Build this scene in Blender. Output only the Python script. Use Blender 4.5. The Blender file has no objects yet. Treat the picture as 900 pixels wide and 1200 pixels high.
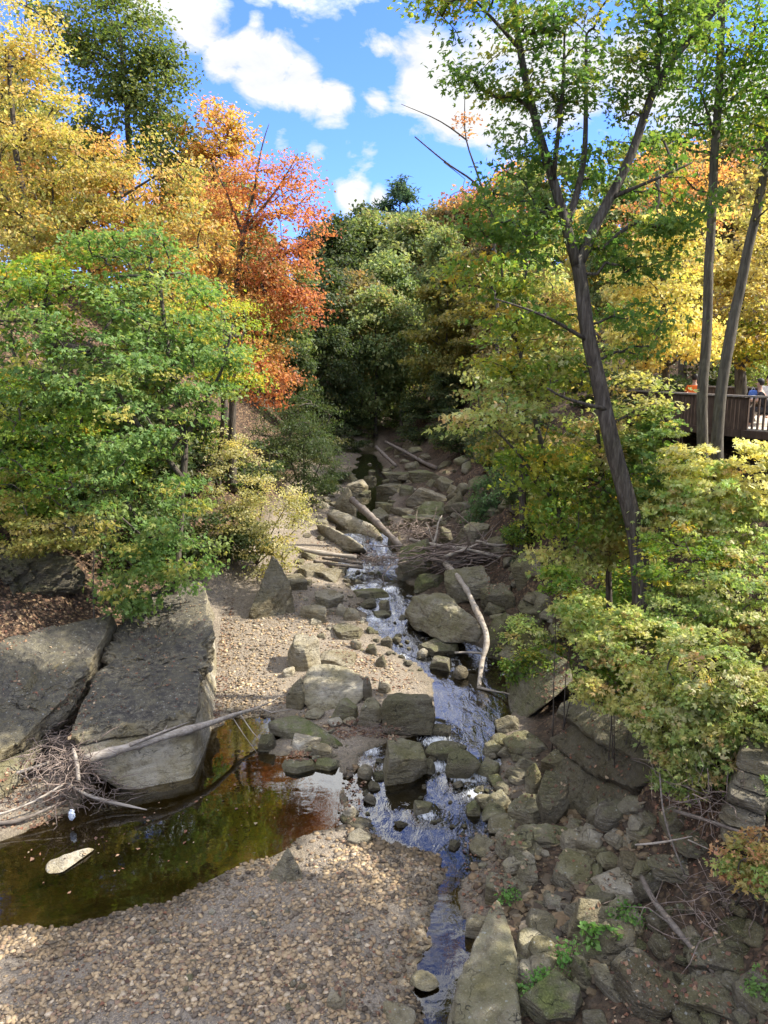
import bpy, bmesh, math, random
import numpy as np
from mathutils import Vector, Matrix
from mathutils.bvhtree import BVHTree
from math import radians as R

rng = np.random.default_rng(7)
random.seed(7)
sc = bpy.context.scene
C = sc.collection

# ------------------------------------------------------------------ camera model (photo pixels are 900 x 1200)
CAMH, PITCH, F = 9.0, R(10.5), 915.0
cp, sp = math.cos(PITCH), math.sin(PITCH)

def ray(px, py):
    a = (px - 450) / F; b = -(py - 600) / F
    return np.array([a, cp + b * sp, -sp + b * cp])

def P(px, py, z):                       # point of the sight line at height z
    d = ray(px, py); t = (z - CAMH) / d[2]
    return np.array([0, 0, CAMH]) + d * t

def PY(px, py, Y):                      # point of the sight line at distance Y
    d = ray(px, py); t = Y / d[1]
    return np.array([0, 0, CAMH]) + d * t

def depth(p):
    return p[1] * cp + (CAMH - p[2]) * sp

# ------------------------------------------------------------------ noise
def _hash(ix, iy, iz, seed):
    h = (ix.astype(np.int64) * 374761393 + iy.astype(np.int64) * 668265263 + iz.astype(np.int64) * 2147483647 + seed * 974711) & 0xFFFFFFFF
    h = ((h ^ (h >> 13)) * 1274126177) & 0xFFFFFFFF
    h = ((h ^ (h >> 16)) * 2246822519) & 0xFFFFFFFF
    return ((h ^ (h >> 15)) & 0xFFFF) / 65535.0

def vnoise(p, seed=0):
    i = np.floor(p).astype(np.int64); f = p - i; f = f * f * (3 - 2 * f)
    r = 0
    for dx in (0, 1):
        wx = f[:, 0] if dx else 1 - f[:, 0]
        for dy in (0, 1):
            wy = f[:, 1] if dy else 1 - f[:, 1]
            for dz in (0, 1):
                wz = f[:, 2] if dz else 1 - f[:, 2]
                r = r + wx * wy * wz * _hash(i[:, 0] + dx, i[:, 1] + dy, i[:, 2] + dz, seed)
    return r * 2 - 1

def fbm(p, octv=4, seed=0, gain=.5):
    p = np.asarray(p, float); a = 1; s = 0; out = 0
    for o in range(octv):
        out = out + a * vnoise(p * (2.03 ** o) + o * 17.3, seed + o); s += a; a *= gain
    return out / s

# ------------------------------------------------------------------ terrain
_zy = [-10, 14, 17.5, 20, 22, 25, 27.5, 30, 32, 34, 40, 50, 60, 68, 76, 100, 140, 200]
_zz = [0, 0, .03, .08, .14, .55, .85, 1.05, 1.3, 1.75, 1.95, 2.35, 2.9, 3.4, 5.2, 9.5, 12, 12]
def zs(y): return np.interp(y, _zy, _zz)

def WP(px, py):                         # sight line meets the water level
    d = ray(px, py); t = np.linspace(5, 220, 4000)
    f = CAMH + d[2] * t - zs(d[1] * t)
    k = int(np.argmax(f < 0)); t0, t1 = t[k - 1], t[k]
    f0, f1 = f[k - 1], f[k]; tt = t0 + (t1 - t0) * f0 / (f0 - f1)
    return np.array([0, 0, CAMH]) + d * tt

_edge = [(1230, 488, 515), (1200, 503, 526), (1150, 505, 538), (1100, 511, 543), (1060, 516, 541), (1030, 519, 548), (1005, 500, 566), (965, 402, 598),
         (925, 400, 592), (885, 428, 585), (862, 480, 588), (840, 500, 592), (815, 506, 602), (795, 510, 607), (778, 500, 603), (760, 455, 562), (742, 435, 522),
         (722, 425, 488), (700, 425, 480), (682, 412, 480), (666, 398, 466), (650, 400, 468), (610, 396, 458), (592, 400, 455), (562, 416, 470),
         (548, 416, 450), (530, 424, 440), (515, 432, 442)]
_E = []
for r_, a_, b_ in _edge:
    A = WP(a_, r_); B = WP(b_, r_); _E.append((A[1], A[0], B[0]))
_E = sorted(_E); EY = np.array([e[0] for e in _E]); EL = np.array([e[1] for e in _E]); ER = np.array([e[2] for e in _E])
def xl(y): return np.interp(y, EY, EL)
def xr(y): return np.interp(y, EY, ER)

_pool = [(-260, 1085), (0, 1090), (90, 1088), (200, 1058), (300, 1010), (350, 988), (398, 962), (402, 905), (372, 890), (332, 884), (308, 876), (335, 858), (310, 846), (275, 845),
         (236, 862), (215, 900), (165, 915), (105, 905), (90, 950), (0, 985), (-260, 985)]
POOL = np.array([P(a, b, 0)[:2] for a, b in _pool])
def poly_sd(x, y, poly):                # signed distance, negative inside
    d = np.full(x.shape, 1e9); ins = np.zeros(x.shape, bool); n = len(poly)
    for i in range(n):
        ax, ay = poly[i]; bx, by = poly[(i + 1) % n]
        ex, ey = bx - ax, by - ay
        t = np.clip(((x - ax) * ex + (y - ay) * ey) / (ex * ex + ey * ey + 1e-12), 0, 1)
        d = np.minimum(d, np.hypot(x - ax - t * ex, y - ay - t * ey))
        c = ((ay > y) != (by > y)) & (x < (bx - ax) * (y - ay) / (by - ay + 1e-12) + ax)
        ins ^= c
    return np.where(ins, -d, d)

def sstep(a, b, x):
    t = np.clip((x - a) / (b - a), 0, 1); return t * t * (3 - 2 * t)
def soft(u, w): return .5 * (u + np.sqrt(u * u + w * w)) - .5 * w * np.exp(-np.abs(u) / w * .0 - np.clip(-u, 0, 50) / w)

def hill(u, s1, h1, s2):                # slope s1 up to height h1, then s2
    u = np.maximum(u, 0); k = h1 / s1
    u = np.where(u < .8, u * u / 1.6, u - .4)
    return np.where(u < k, u * s1, h1 + (u - k) * s2)

def baseL(y): return np.interp(y, [5, 10, 14, 17, 20, 24, 28, 32, 40, 60, 75, 110], [-12, -11, -9.6, -8.2, -6.6, -5.7, -5.0, -4.4, -3.9, -3.6, -1.5, -1])
def gR(y): return np.interp(y, [6, 9, 11, 13, 16, 20, 25, 30, 60, 75], [3.2, 2.8, 2.1, 1.5, 1.0, 1.2, 1.8, 2.6, 2.6, 1.0])

def Hm(x, y, full=False):
    x = np.asarray(x, float); y = np.asarray(y, float)
    lv = zs(y); L = xl(y); Rr = xr(y)
    dl = L - x; dr = x - Rr
    psd = poly_sd(x, y, POOL); psd = np.where(y > 30, 99, psd)
    near = sstep(60, 25, y)
    p3 = np.stack([x, y, x * 0], -1).reshape(-1, 3)
    n1 = fbm(p3 * .45, 4, 3).reshape(x.shape); n2 = fbm(p3 * 1.9, 3, 9).reshape(x.shape); n3 = fbm(p3 * 6.0, 2, 19).reshape(x.shape)
    e1 = fbm(p3 * 1.1 + 40, 3, 77).reshape(x.shape); e2 = fbm(p3 * 1.1 + 90, 3, 78).reshape(x.shape)
    dl = dl + .42 * e1; dr = dr + .42 * e2; psd = psd + .22 * n2 + .2 * e2
    din = np.minimum(-dl, -dr)                     # >0 inside the channel
    bed = lv - .05 - .16 * sstep(0, .6, din) + .07 * n2 + .03 * n3
    dw = np.minimum(np.where(dl > 0, dl, 99), np.maximum(psd, 0))
    bar = lv + .03 + .5 * (1 - np.exp(-dw / 5.0)) + .035 * n2 * np.minimum(dw * 2, 1) + .01 * n3
    hl = hill(baseL(y) - x + .7 * n1, .68, 11 - 5 * sstep(45, 90, y), .3 - .22 * sstep(45, 90, y))
    left = bar + hl * (1 + .12 * n1) + .16 * n2 * sstep(0, 1.5, hl)
    g = gR(y)
    hr = hill(dr - g + .5 * n1, np.interp(y, [8, 12, 30, 45], [.95, 1.2, 1.1, .8]), np.interp(y, [10, 20, 40], [3.2, 3.5, 4.5]), .40)
    hr = np.minimum(hr, np.where(y > 14, 5.2 - .5 * sstep(30, 14, y), 9) + np.maximum(dr - np.interp(y, [14, 22, 30, 45], [14, 17, 17, 9]), 0) * .5)
    right = lv + .04 + .24 * np.minimum(np.maximum(dr, 0), g) + hr * (1 + .1 * n1) + (.10 * n2 + .05 * n3) * sstep(0, .6, dr) + .22 * n2 * sstep(0, 1.2, hr)
    z = np.where(dl > 0, left, np.where(dr > 0, right, bed))
    pb = lv - .04 - .40 * sstep(0, 2.2, -psd) + .05 * n2
    z = np.where(psd < 0, np.minimum(z, pb), z)
    if full: return z, dl, dr, psd, hl, hr, n1, n2
    return z

def H1(x, y): return float(Hm(np.array([x]), np.array([y]))[0])

def G(px, py, water=True):              # sight line meets the ground (or the water over it)
    d = ray(px, py); t = np.linspace(6, 160, 1500)
    x = d[0] * t; y = d[1] * t
    h = Hm(x, y)
    if water: h = np.maximum(h, zs(y))
    f = CAMH + d[2] * t - h
    k = int(np.argmax(f < 0))
    if k == 0: k = len(t) - 1
    t0, t1 = t[k - 1], t[k]; f0, f1 = f[k - 1], f[k]; tt = t0 + (t1 - t0) * f0 / (f0 - f1 + 1e-9)
    return np.array([0, 0, CAMH]) + d * tt

# ------------------------------------------------------------------ object helpers
def tag(o, label=None, cat=None, group=None, kind=None):
    if label: o['label'] = label
    if cat: o['category'] = cat
    if group: o['group'] = group
    if kind: o['kind'] = kind
    return o

def empty(name, loc, label=None, cat=None, group=None):
    o = bpy.data.objects.new(name, None); C.objects.link(o); o.location = [float(v) for v in loc]
    o.empty_display_size = .2
    return tag(o, label, cat, group)

def copy_tree(o, parent=None):
    c = o.copy(); C.objects.link(c)
    if parent is not None: c.parent = parent
    for ch in list(o.children): copy_tree(ch, c)
    return c

def mesh_np(name, V, F, mat, parent=None, smooth=True, col=None, loc=None):
    """V (n,3); F list of int arrays (m,k); col (faces,3) colour per face."""
    me = bpy.data.meshes.new(name)
    V = np.asarray(V, np.float32)
    if not isinstance(F, (list, tuple)): F = [F]
    F = [np.asarray(f, np.int32) for f in F if len(f)]
    me.vertices.add(len(V)); me.vertices.foreach_set('co', V.ravel())
    loops = np.concatenate([f.ravel() for f in F]); sizes = np.concatenate([np.full(len(f), f.shape[1], np.int32) for f in F])
    me.loops.add(len(loops)); me.loops.foreach_set('vertex_index', loops)
    me.polygons.add(len(sizes)); st = np.concatenate([[0], np.cumsum(sizes)[:-1]]).astype(np.int32)
    me.polygons.foreach_set('loop_start', st)
    me.polygons.foreach_set('use_smooth', np.full(len(sizes), smooth, bool))
    if col is not None:
        a = me.attributes.new('Col', 'FLOAT_COLOR', 'FACE')
        a.data.foreach_set('color', np.concatenate([np.asarray(col, np.float32), np.ones((len(col), 1), np.float32)], 1).ravel())
    me.update(calc_edges=True); me.validate()
    if mat: me.materials.append(mat)
    o = bpy.data.objects.new(name, me); C.objects.link(o)
    if parent is not None: o.parent = parent
    if loc is not None: o.location = [float(v) for v in loc]
    return o

class MB:
    def __init__(s): s.V = []; s.F4 = []; s.F3 = []; s.n = 0
    def add(s, V, F4=None, F3=None):
        s.V.append(np.asarray(V, float))
        if F4 is not None and len(F4): s.F4.append(np.asarray(F4, int) + s.n)
        if F3 is not None and len(F3): s.F3.append(np.asarray(F3, int) + s.n)
        s.n += len(V)
    def tube(s, pts, rad, k=6, cap=True):
        pts = np.asarray(pts, float); n = len(pts); rad = np.broadcast_to(np.asarray(rad, float), (n,))
        T = np.gradient(pts, axis=0); T /= np.linalg.norm(T, axis=1)[:, None] + 1e-9
        ref = np.array([0, 0, 1.]) if abs(T[:, 2].mean()) < .8 else np.array([1., 0, 0])
        U = np.cross(T, ref); U /= np.linalg.norm(U, axis=1)[:, None] + 1e-9; W = np.cross(T, U)
        a = np.arange(k) / k * 2 * np.pi
        V = pts[:, None] + rad[:, None, None] * (np.cos(a)[None, :, None] * U[:, None] + np.sin(a)[None, :, None] * W[:, None])
        i = np.arange(n - 1)[:, None] * k; j = np.arange(k)[None]; j2 = (j + 1) % k
        F = np.stack([i + j, i + j2, i + k + j2, i + k + j], -1).reshape(-1, 4)
        V = V.reshape(-1, 3); F3 = None
        if cap:
            V = np.concatenate([V, pts[:1], pts[-1:]]); c0 = n * k; jj = np.arange(k)
            F3 = np.concatenate([np.stack([(jj + 1) % k, jj, np.full(k, c0)], -1), np.stack([(n - 1) * k + jj, (n - 1) * k + (jj + 1) % k, np.full(k, c0 + 1)], -1)])
        s.add(V, F, F3)
    def box(s, c, sx, sy, sz, yaw=0):
        v = np.array([[x, y, z] for z in (-.5, .5) for y in (-.5, .5) for x in (-.5, .5)]) * [sx, sy, sz]
        ca, sa = math.cos(yaw), math.sin(yaw)
        v = np.stack([v[:, 0] * ca - v[:, 1] * sa, v[:, 0] * sa + v[:, 1] * ca, v[:, 2]], -1) + np.asarray(c)
        s.add(v, [[0, 2, 3, 1], [4, 5, 7, 6], [0, 1, 5, 4], [2, 6, 7, 3], [0, 4, 6, 2], [1, 3, 7, 5]])
    def build(s, name, mat, parent=None, smooth=False, loc=None):
        V = np.concatenate(s.V); F = []
        if s.F4: F.append(np.concatenate(s.F4))
        if s.F3: F.append(np.concatenate(s.F3))
        if loc is not None: V = V - np.asarray(loc)
        return mesh_np(name, V, F, mat, parent, smooth, loc=loc)

# ------------------------------------------------------------------ materials
class NT:
    def __init__(s, name):
        s.m = bpy.data.materials.new(name); s.m.use_nodes = True; s.t = s.m.node_tree; s.t.nodes.clear()
        s.out = s.n('ShaderNodeOutputMaterial')
    def n(s, typ, **kw):
        nd = s.t.nodes.new(typ)
        for k, v in kw.items():
            if k.startswith('i_'): nd.inputs[k[2:].replace('_', ' ')].default_value = v
            else: setattr(nd, k, v)
        return nd
    def l(s, a, b): s.t.links.new(a, b)
    def sock(s, v, inp):
        if isinstance(v, bpy.types.NodeSocket): s.l(v, inp)
        elif v is not None: inp.default_value = v if not (isinstance(v, tuple) and len(v) == 3 and inp.type == 'RGBA') else (*v, 1)
    def math(s, op, a, b=None, c=None, clamp=False):
        nd = s.n('ShaderNodeMath', operation=op, use_clamp=clamp)
        for i, v in enumerate((a, b, c)):
            if v is not None: s.sock(v, nd.inputs[i])
        return nd.outputs[0]
    def mix(s, f, a, b, blend='MIX'):
        nd = s.n('ShaderNodeMix', data_type='RGBA', blend_type=blend)
        s.sock(f, nd.inputs['Factor']); s.sock(a, nd.inputs[6]); s.sock(b, nd.inputs[7]); return nd.outputs[2]
    def noise(s, scale, detail=4, rough=.55, vec=None, dist=0):
        nd = s.n('ShaderNodeTexNoise'); nd.inputs['Scale'].default_value = scale; nd.inputs['Detail'].default_value = detail; nd.inputs['Roughness'].default_value = rough
        nd.inputs['Distortion'].default_value = dist
        if vec is not None: s.l(vec, nd.inputs['Vector'])
        return nd
    def voro(s, scale, feature='F1', vec=None, rnd=1):
        nd = s.n('ShaderNodeTexVoronoi', feature=feature); nd.inputs['Scale'].default_value = scale; nd.inputs['Randomness'].default_value = rnd
        if vec is not None: s.l(vec, nd.inputs['Vector'])
        return nd
    def ramp(s, f, stops, interp='LINEAR'):
        nd = s.n('ShaderNodeValToRGB'); cr = nd.color_ramp; cr.interpolation = interp
        while len(cr.elements) < len(stops): cr.elements.new(.5)
        for e, (p, c) in zip(cr.elements, stops): e.position = p; e.color = (*c, 1) if len(c) == 3 else c
        s.sock(f, nd.inputs[0]); return nd.outputs[0]
    def attr(s, name, typ='GEOMETRY'):
        return s.n('ShaderNodeAttribute', attribute_type=typ, attribute_name=name)
    def mapping(s, vec, scale=(1, 1, 1), rot=(0, 0, 0)):
        nd = s.n('ShaderNodeMapping'); nd.inputs['Scale'].default_value = scale; nd.inputs['Rotation'].default_value = rot; s.l(vec, nd.inputs[0]); return nd.outputs[0]
    def bump(s, h, strength=.5, dist=.05, nrm=None):
        nd = s.n('ShaderNodeBump'); s.sock(strength, nd.inputs['Strength']); nd.inputs['Distance'].default_value = dist; s.l(h, nd.inputs['Height'])
        if nrm is not None: s.l(nrm, nd.inputs['Normal'])
        return nd.outputs[0]
    def pbr(s, col, rough=.9, nrm=None, spec=.3):
        b = s.n('ShaderNodeBsdfPrincipled'); s.sock(col, b.inputs['Base Color']); s.sock(rough, b.inputs['Roughness']); b.inputs['Specular IOR Level'].default_value = spec
        if nrm is not None: s.l(nrm, b.inputs['Normal'])
        s.l(b.outputs[0], s.out.inputs[0]); return b
    def pos(s): return s.n('ShaderNodeNewGeometry')

def g3(v): return (v, v, v)

def mat_rock():
    s = NT('rock'); geo = s.pos(); pos = geo.outputs['Position']; oc = s.n('ShaderNodeTexCoord').outputs['Object']
    tone = s.attr('tone', 'OBJECT').outputs['Fac']; moss = s.attr('moss', 'OBJECT').outputs['Fac']; wet = s.attr('wet', 'OBJECT').outputs['Fac']; dark = s.attr('stain', 'OBJECT').outputs['Fac']
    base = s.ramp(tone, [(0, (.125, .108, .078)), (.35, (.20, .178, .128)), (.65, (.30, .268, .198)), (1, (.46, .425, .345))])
    n1 = s.noise(1.3, 5, .6, pos).outputs['Fac']; n2 = s.noise(7, 6, .65, pos).outputs['Fac']; n3 = s.noise(38, 4, .6, pos).outputs['Fac']
    lay = s.noise(1.0, 5, .6, s.mapping(oc, (1.2, 1.2, 9))).outputs['Fac']
    c = s.mix(s.ramp(n1, [(.35, g3(0)), (.65, g3(1))]), base, s.mix(1, base, (.72, .66, .5), 'MULTIPLY'))
    c = s.mix(s.ramp(lay, [(.42, g3(0)), (.6, g3(.55))]), c, s.mix(1, c, (.62, .58, .52), 'MULTIPLY'))
    c = s.mix(s.ramp(n2, [(.35, g3(.75)), (.5, g3(0))]), c, s.mix(1, c, (.5, .48, .44), 'MULTIPLY'))
    c = s.mix(s.ramp(n3, [(.58, g3(0)), (.72, g3(.5))]), c, (.42, .40, .36))
    # dark weathered skin on the upper faces
    nz = s.n('ShaderNodeSeparateXYZ'); s.l(geo.outputs['Normal'], nz.inputs[0]); up = nz.outputs[2]
    top = s.ramp(up, [(.55, g3(0)), (.85, g3(1))])
    stf = s.math('MULTIPLY', s.math('MULTIPLY', top, dark), s.ramp(s.math('ADD', s.math('MULTIPLY', n2, .6), s.math('MULTIPLY', n3, .4)), [(.46, g3(1)), (.66, g3(.25))]))
    c = s.mix(stf, c, s.ramp(n1, [(.3, (.030, .027, .025)), (.7, (.085, .075, .068))]))
    spots = s.voro(9, 'F1', pos); spk = s.math('LESS_THAN', spots.outputs['Distance'], s.math('MULTIPLY', n3, .34))
    c = s.mix(s.math('MULTIPLY', spk, s.math('MULTIPLY', top, s.ramp(n2, [(.45, g3(0)), (.6, g3(.7))]))), c, (.40, .40, .38))
    # moss
    mf = s.math('MULTIPLY', moss, s.math('ADD', s.ramp(up, [(.1, g3(.25)), (.7, g3(1))]), 0))
    mm = s.ramp(s.math('ADD', n1, s.math('MULTIPLY', n2, .6)), [(.62, g3(0)), (.86, g3(1))])
    c = s.mix(s.math('MULTIPLY', mf, mm), c, s.ramp(n3, [(.3, (.055, .07, .018)), (.7, (.14, .16, .045))]))
    # cracks
    wv = s.n('ShaderNodeVectorMath', operation='ADD'); s.l(s.mapping(oc, (.55, 1.3, 2.6), (.2, .3, .6)), wv.inputs[0]); nc = s.noise(2.2, 3, .6, pos); sc_ = s.n('ShaderNodeVectorMath', operation='SCALE'); s.l(nc.outputs['Color'], sc_.inputs[0]); sc_.inputs['Scale'].default_value = 1.1; s.l(sc_.outputs[0], wv.inputs[1])
    ck = s.voro(1.15, 'DISTANCE_TO_EDGE', wv.outputs[0]).outputs['Distance']
    crk = s.math('MULTIPLY', s.ramp(ck, [(.0, g3(1)), (.012, g3(0))]), s.ramp(nc.outputs['Fac'], [(.5, g3(0)), (.58, g3(1))]))
    c = s.mix(s.math('MULTIPLY', crk, .6), c, (.03, .027, .022))
    c = s.mix(wet, c, s.mix(1, c, (.46, .44, .40), 'MULTIPLY'))
    h = s.math('ADD', s.math('MULTIPLY', n2, .55), s.math('ADD', s.math('MULTIPLY', n3, .30), s.math('MULTIPLY', lay, .8)))
    h = s.math('SUBTRACT', h, s.math('MULTIPLY', crk, .6))
    nrm = s.bump(h, .95, .13)
    s.pbr(c, s.math('SUBTRACT', .92, s.math('MULTIPLY', wet, .55)), nrm, .3)
    return s.m

def mat_terrain():
    s = NT('ground'); geo = s.pos(); pos = geo.outputs['Position']
    at = s.attr('mask'); sep = s.n('ShaderNodeSeparateColor'); s.l(at.outputs['Color'], sep.inputs[0]); grav, litt, wet = sep.outputs
    pal = lambda f: s.ramp(f, [(0, (.09, .075, .06)), (.2, (.22, .18, .135)), (.4, (.30, .25, .18)), (.6, (.17, .15, .13)), (.8, (.36, .30, .22)), (1, (.26, .2, .14))])
    v1 = s.voro(13, 'F1', pos); v2 = s.voro(34, 'F1', pos)
    s1 = s.n('ShaderNodeSeparateColor'); s.l(v1.outputs['Color'], s1.inputs[0]); s2 = s.n('ShaderNodeSeparateColor'); s.l(v2.outputs['Color'], s2.inputs[0])
    gcol = s.mix(.6, pal(s1.outputs[0]), pal(s2.outputs[1]))
    nb = s.noise(.6, 4, .6, pos).outputs['Fac']; nm = s.noise(5, 6, .65, pos).outputs['Fac']; nf = s.noise(40, 4, .6, pos).outputs['Fac']
    gcol = s.mix(s.ramp(v2.outputs['Distance'], [(.3, g3(0)), (.75, g3(.45))]), gcol, (.06, .05, .04))
    gcol = s.mix(s.ramp(nb, [(.4, g3(0)), (.6, g3(.45))]), gcol, (.20, .165, .12))
    soil = s.ramp(nm, [(.3, (.028, .022, .015)), (.55, (.07, .053, .035)), (.8, (.13, .105, .075))])
    lv = s.voro(11, 'F1', pos); s3 = s.n('ShaderNodeSeparateColor'); s.l(lv.outputs['Color'], s3.inputs[0])
    lcol = s.ramp(s3.outputs[0], [(0, (.045, .03, .02)), (.25, (.12, .07, .042)), (.45, (.19, .12, .07)), (.65, (.08, .055, .036)), (.85, (.22, .15, .08)), (1, (.28, .22, .14))], 'CONSTANT')
    lcol = s.mix(s.ramp(lv.outputs['Distance'], [(.3, g3(0)), (.7, g3(.8))]), lcol, (.03, .02, .014))
    bed = s.ramp(nm, [(.3, (.020, .019, .008)), (.55, (.060, .052, .02)), (.75, (.13, .105, .045))])
    c = s.mix(litt, soil, lcol)
    c = s.mix(grav, c, gcol)
    c = s.mix(wet, c, s.mix(.45, bed, s.mix(1, gcol, (.24, .21, .13), 'MULTIPLY')))
    h = s.math('ADD', s.math('MULTIPLY', s.math('SUBTRACT', 1, v1.outputs['Distance']), .5), s.math('ADD', s.math('MULTIPLY', s.math('SUBTRACT', 1, v2.outputs['Distance']), .35), s.math('MULTIPLY', nm, .8)))
    s.pbr(c, .95, s.bump(h, .8, .05), .2)
    return s.m

def mat_attr(name, rough=.85, bump=0.4, mul=1.0):
    s = NT(name); c = s.attr('Col').outputs['Color']; pos = s.pos().outputs['Position']
    n = s.noise(25, 4, .6, pos).outputs['Fac']
    c = s.mix(s.ramp(n, [(.3, g3(.5)), (.65, g3(0))]), c, s.mix(1, c, (.55, .52, .5), 'MULTIPLY'))
    s.pbr(c, rough, s.bump(n, bump, .02), .25); return s.m

def mat_leaf():
    s = NT('leaf'); c = s.attr('Col').outputs['Color']
    rnd = s.n('ShaderNodeObjectInfo').outputs['Random']
    hs = s.n('ShaderNodeHueSaturation'); hs.inputs['Saturation'].default_value = 1.0
    s.l(s.math('ADD', .488, s.math('MULTIPLY', rnd, .012)), hs.inputs['Hue']); s.l(s.math('ADD', .85, s.math('MULTIPLY', rnd, .35)), hs.inputs['Value']); s.l(c, hs.inputs['Color']); c = hs.outputs[0]
    d = s.n('ShaderNodeBsdfPrincipled'); s.l(c, d.inputs['Base Color']); d.inputs['Roughness'].default_value = .5; d.inputs['Specular IOR Level'].default_value = .35
    t = s.n('ShaderNodeBsdfTranslucent'); s.l(s.mix(1, c, (1.35, 1.35, .85), 'MULTIPLY'), t.inputs[0])
    m = s.n('ShaderNodeMixShader'); m.inputs[0].default_value = .5; s.l(d.outputs[0], m.inputs[1]); s.l(t.outputs[0], m.inputs[2]); s.l(m.outputs[0], s.out.inputs[0])
    return s.m

def mat_bark(name, c1, c2, c3, scale=1.0):
    s = NT(name); pos = s.pos().outputs['Position']
    st = s.mapping(pos, (9 * scale, 9 * scale, 1.3 * scale)); n = s.noise(1.6, 6, .65, st, .6).outputs['Fac']; b = s.noise(.9, 4, .6, pos).outputs['Fac']; f = s.noise(30, 3, .6, pos).outputs['Fac']
    c = s.ramp(n, [(.32, c1), (.5, c2), (.72, c3)])
    c = s.mix(s.ramp(b, [(.5, g3(0)), (.7, g3(.5))]), c, s.mix(1, c, (.75, .85, .6), 'MULTIPLY'))
    s.pbr(c, .92, s.bump(s.math('ADD', n, s.math('MULTIPLY', f, .2)), .9, .05), .2); return s.m

def mat_wood(name, c1, c2, axis=(1.5, 14, 14)):
    s = NT(name); oc = s.n('ShaderNodeTexCoord').outputs['Object']
    n = s.noise(1.5, 6, .65, s.mapping(oc, axis), .4).outputs['Fac']; b = s.noise(2.2, 4, .6, oc).outputs['Fac']
    c = s.ramp(n, [(.3, c1), (.7, c2)]); c = s.mix(s.ramp(b, [(.42, g3(0)), (.68, g3(.65))]), c, s.mix(1, c, (.55, .5, .45), 'MULTIPLY'))
    s.pbr(c, .85, s.bump(n, .5, .02), .25); return s.m

def mat_plain(name, col, rough=.8):
    s = NT(name); pos = s.pos().outputs['Position']; n = s.noise(14, 5, .6, pos).outputs['Fac']
    s.pbr(s.mix(s.ramp(n, [(.35, g3(.4)), (.65, g3(0))]), col, s.mix(1, col, (.65, .65, .65), 'MULTIPLY')), rough, s.bump(n, .3, .02), .3); return s.m

def mat_water():
    s = NT('water'); pos = s.pos().outputs['Position']
    at = s.attr('flow'); sep = s.n('ShaderNodeSeparateColor'); s.l(at.outputs['Color'], sep.inputs[0]); rough, foam, _ = sep.outputs
    calm = s.noise(1.1, 3, .5, s.mapping(pos, (1, 1.6, 1))).outputs['Fac']
    rip = s.noise(2.5, 4, .55, s.mapping(pos, (1.7, .7, 1)), .8).outputs['Fac']; rip2 = s.noise(9, 3, .6, s.mapping(pos, (1.3, .7, 1)), .4).outputs['Fac']
    h = s.math('ADD', s.math('MULTIPLY', calm, .05), s.math('MULTIPLY', rough, s.math('ADD', s.math('MULTIPLY', rip, 1.0), s.math('MULTIPLY', rip2, .12))))
    nrm = s.bump(h, 1.0, .10)
    fr = s.n('ShaderNodeFresnel'); fr.inputs['IOR'].default_value = 1.36; s.l(nrm, fr.inputs['Normal'])
    gl = s.n('ShaderNodeBsdfGlossy'); gl.inputs['Roughness'].default_value = .035; gl.inputs[0].default_value = (1, 1, 1, 1); s.l(nrm, gl.inputs['Normal'])
    tr = s.n('ShaderNodeBsdfTransparent'); s.sock(s.mix(rough, (.56, .49, .30), (.50, .47, .38)), tr.inputs[0])
    m = s.n('ShaderNodeMixShader'); s.l(s.math('MULTIPLY', fr.outputs[0], 2.4, clamp=True), m.inputs[0]); s.l(tr.outputs[0], m.inputs[1]); s.l(gl.outputs[0], m.inputs[2])
    fn = s.noise(9, 6, .72, s.mapping(pos, (2.2, .6, 1)), 1.0).outputs['Fac']
    ff = s.math('MULTIPLY', s.ramp(s.math('ADD', s.math('MULTIPLY', foam, .42), s.math('MULTIPLY', fn, 1.0)), [(.66, g3(0)), (1.08, g3(.8))]), s.math('GREATER_THAN', foam, .02))
    fb = s.n('ShaderNodeBsdfDiffuse'); fb.inputs[0].default_value = (.75, .78, .8, 1)
    m2 = s.n('ShaderNodeMixShader'); s.l(ff, m2.inputs[0]); s.l(m.outputs[0], m2.inputs[1]); s.l(fb.outputs[0], m2.inputs[2])
    s.l(m2.outputs[0], s.out.inputs[0]); return s.m

M = dict(rock=mat_rock(), ground=mat_terrain(), leaf=mat_leaf(), water=mat_water(), pebble=mat_attr('pebble'), litter=mat_attr('dead_leaf', .8, .2),
         bark=mat_bark('bark', (.035, .028, .022), (.085, .07, .055), (.17, .15, .12)), bark_light=mat_bark('grey_bark', (.06, .052, .04), (.115, .10, .078), (.19, .17, .13)),
         drift=mat_wood('weathered_wood', (.20, .165, .125), (.46, .41, .34)), drift_dark=mat_wood('damp_wood', (.10, .085, .07), (.26, .22, .18)), twig=mat_wood('twig', (.13, .095, .075), (.30, .24, .2)),
         deckwood=mat_wood('brown_stain', (.055, .036, .026), (.115, .078, .058), (10, 10, 1.2)), decktop=mat_wood('worn_plank', (.42, .37, .30), (.62, .56, .47)), railtop=mat_wood('grey_rail', (.2, .17, .15), (.34, .3, .26)),
         skin=mat_plain('skin', (.45, .27, .19), .6), hair=mat_plain('hair', (.02, .015, .012), .6), orange=mat_plain('orange_cloth', (.85, .16, .02)), dark=mat_plain('dark_cloth', (.03, .03, .035)),
         denim=mat_plain('denim', (.05, .07, .13)), white=mat_plain('white_cloth', (.72, .72, .72)), blue=mat_plain('blue_cloth', (.10, .19, .5)), scrap=mat_plain("pale_plastic", (.55, .62, .72), .5))

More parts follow.
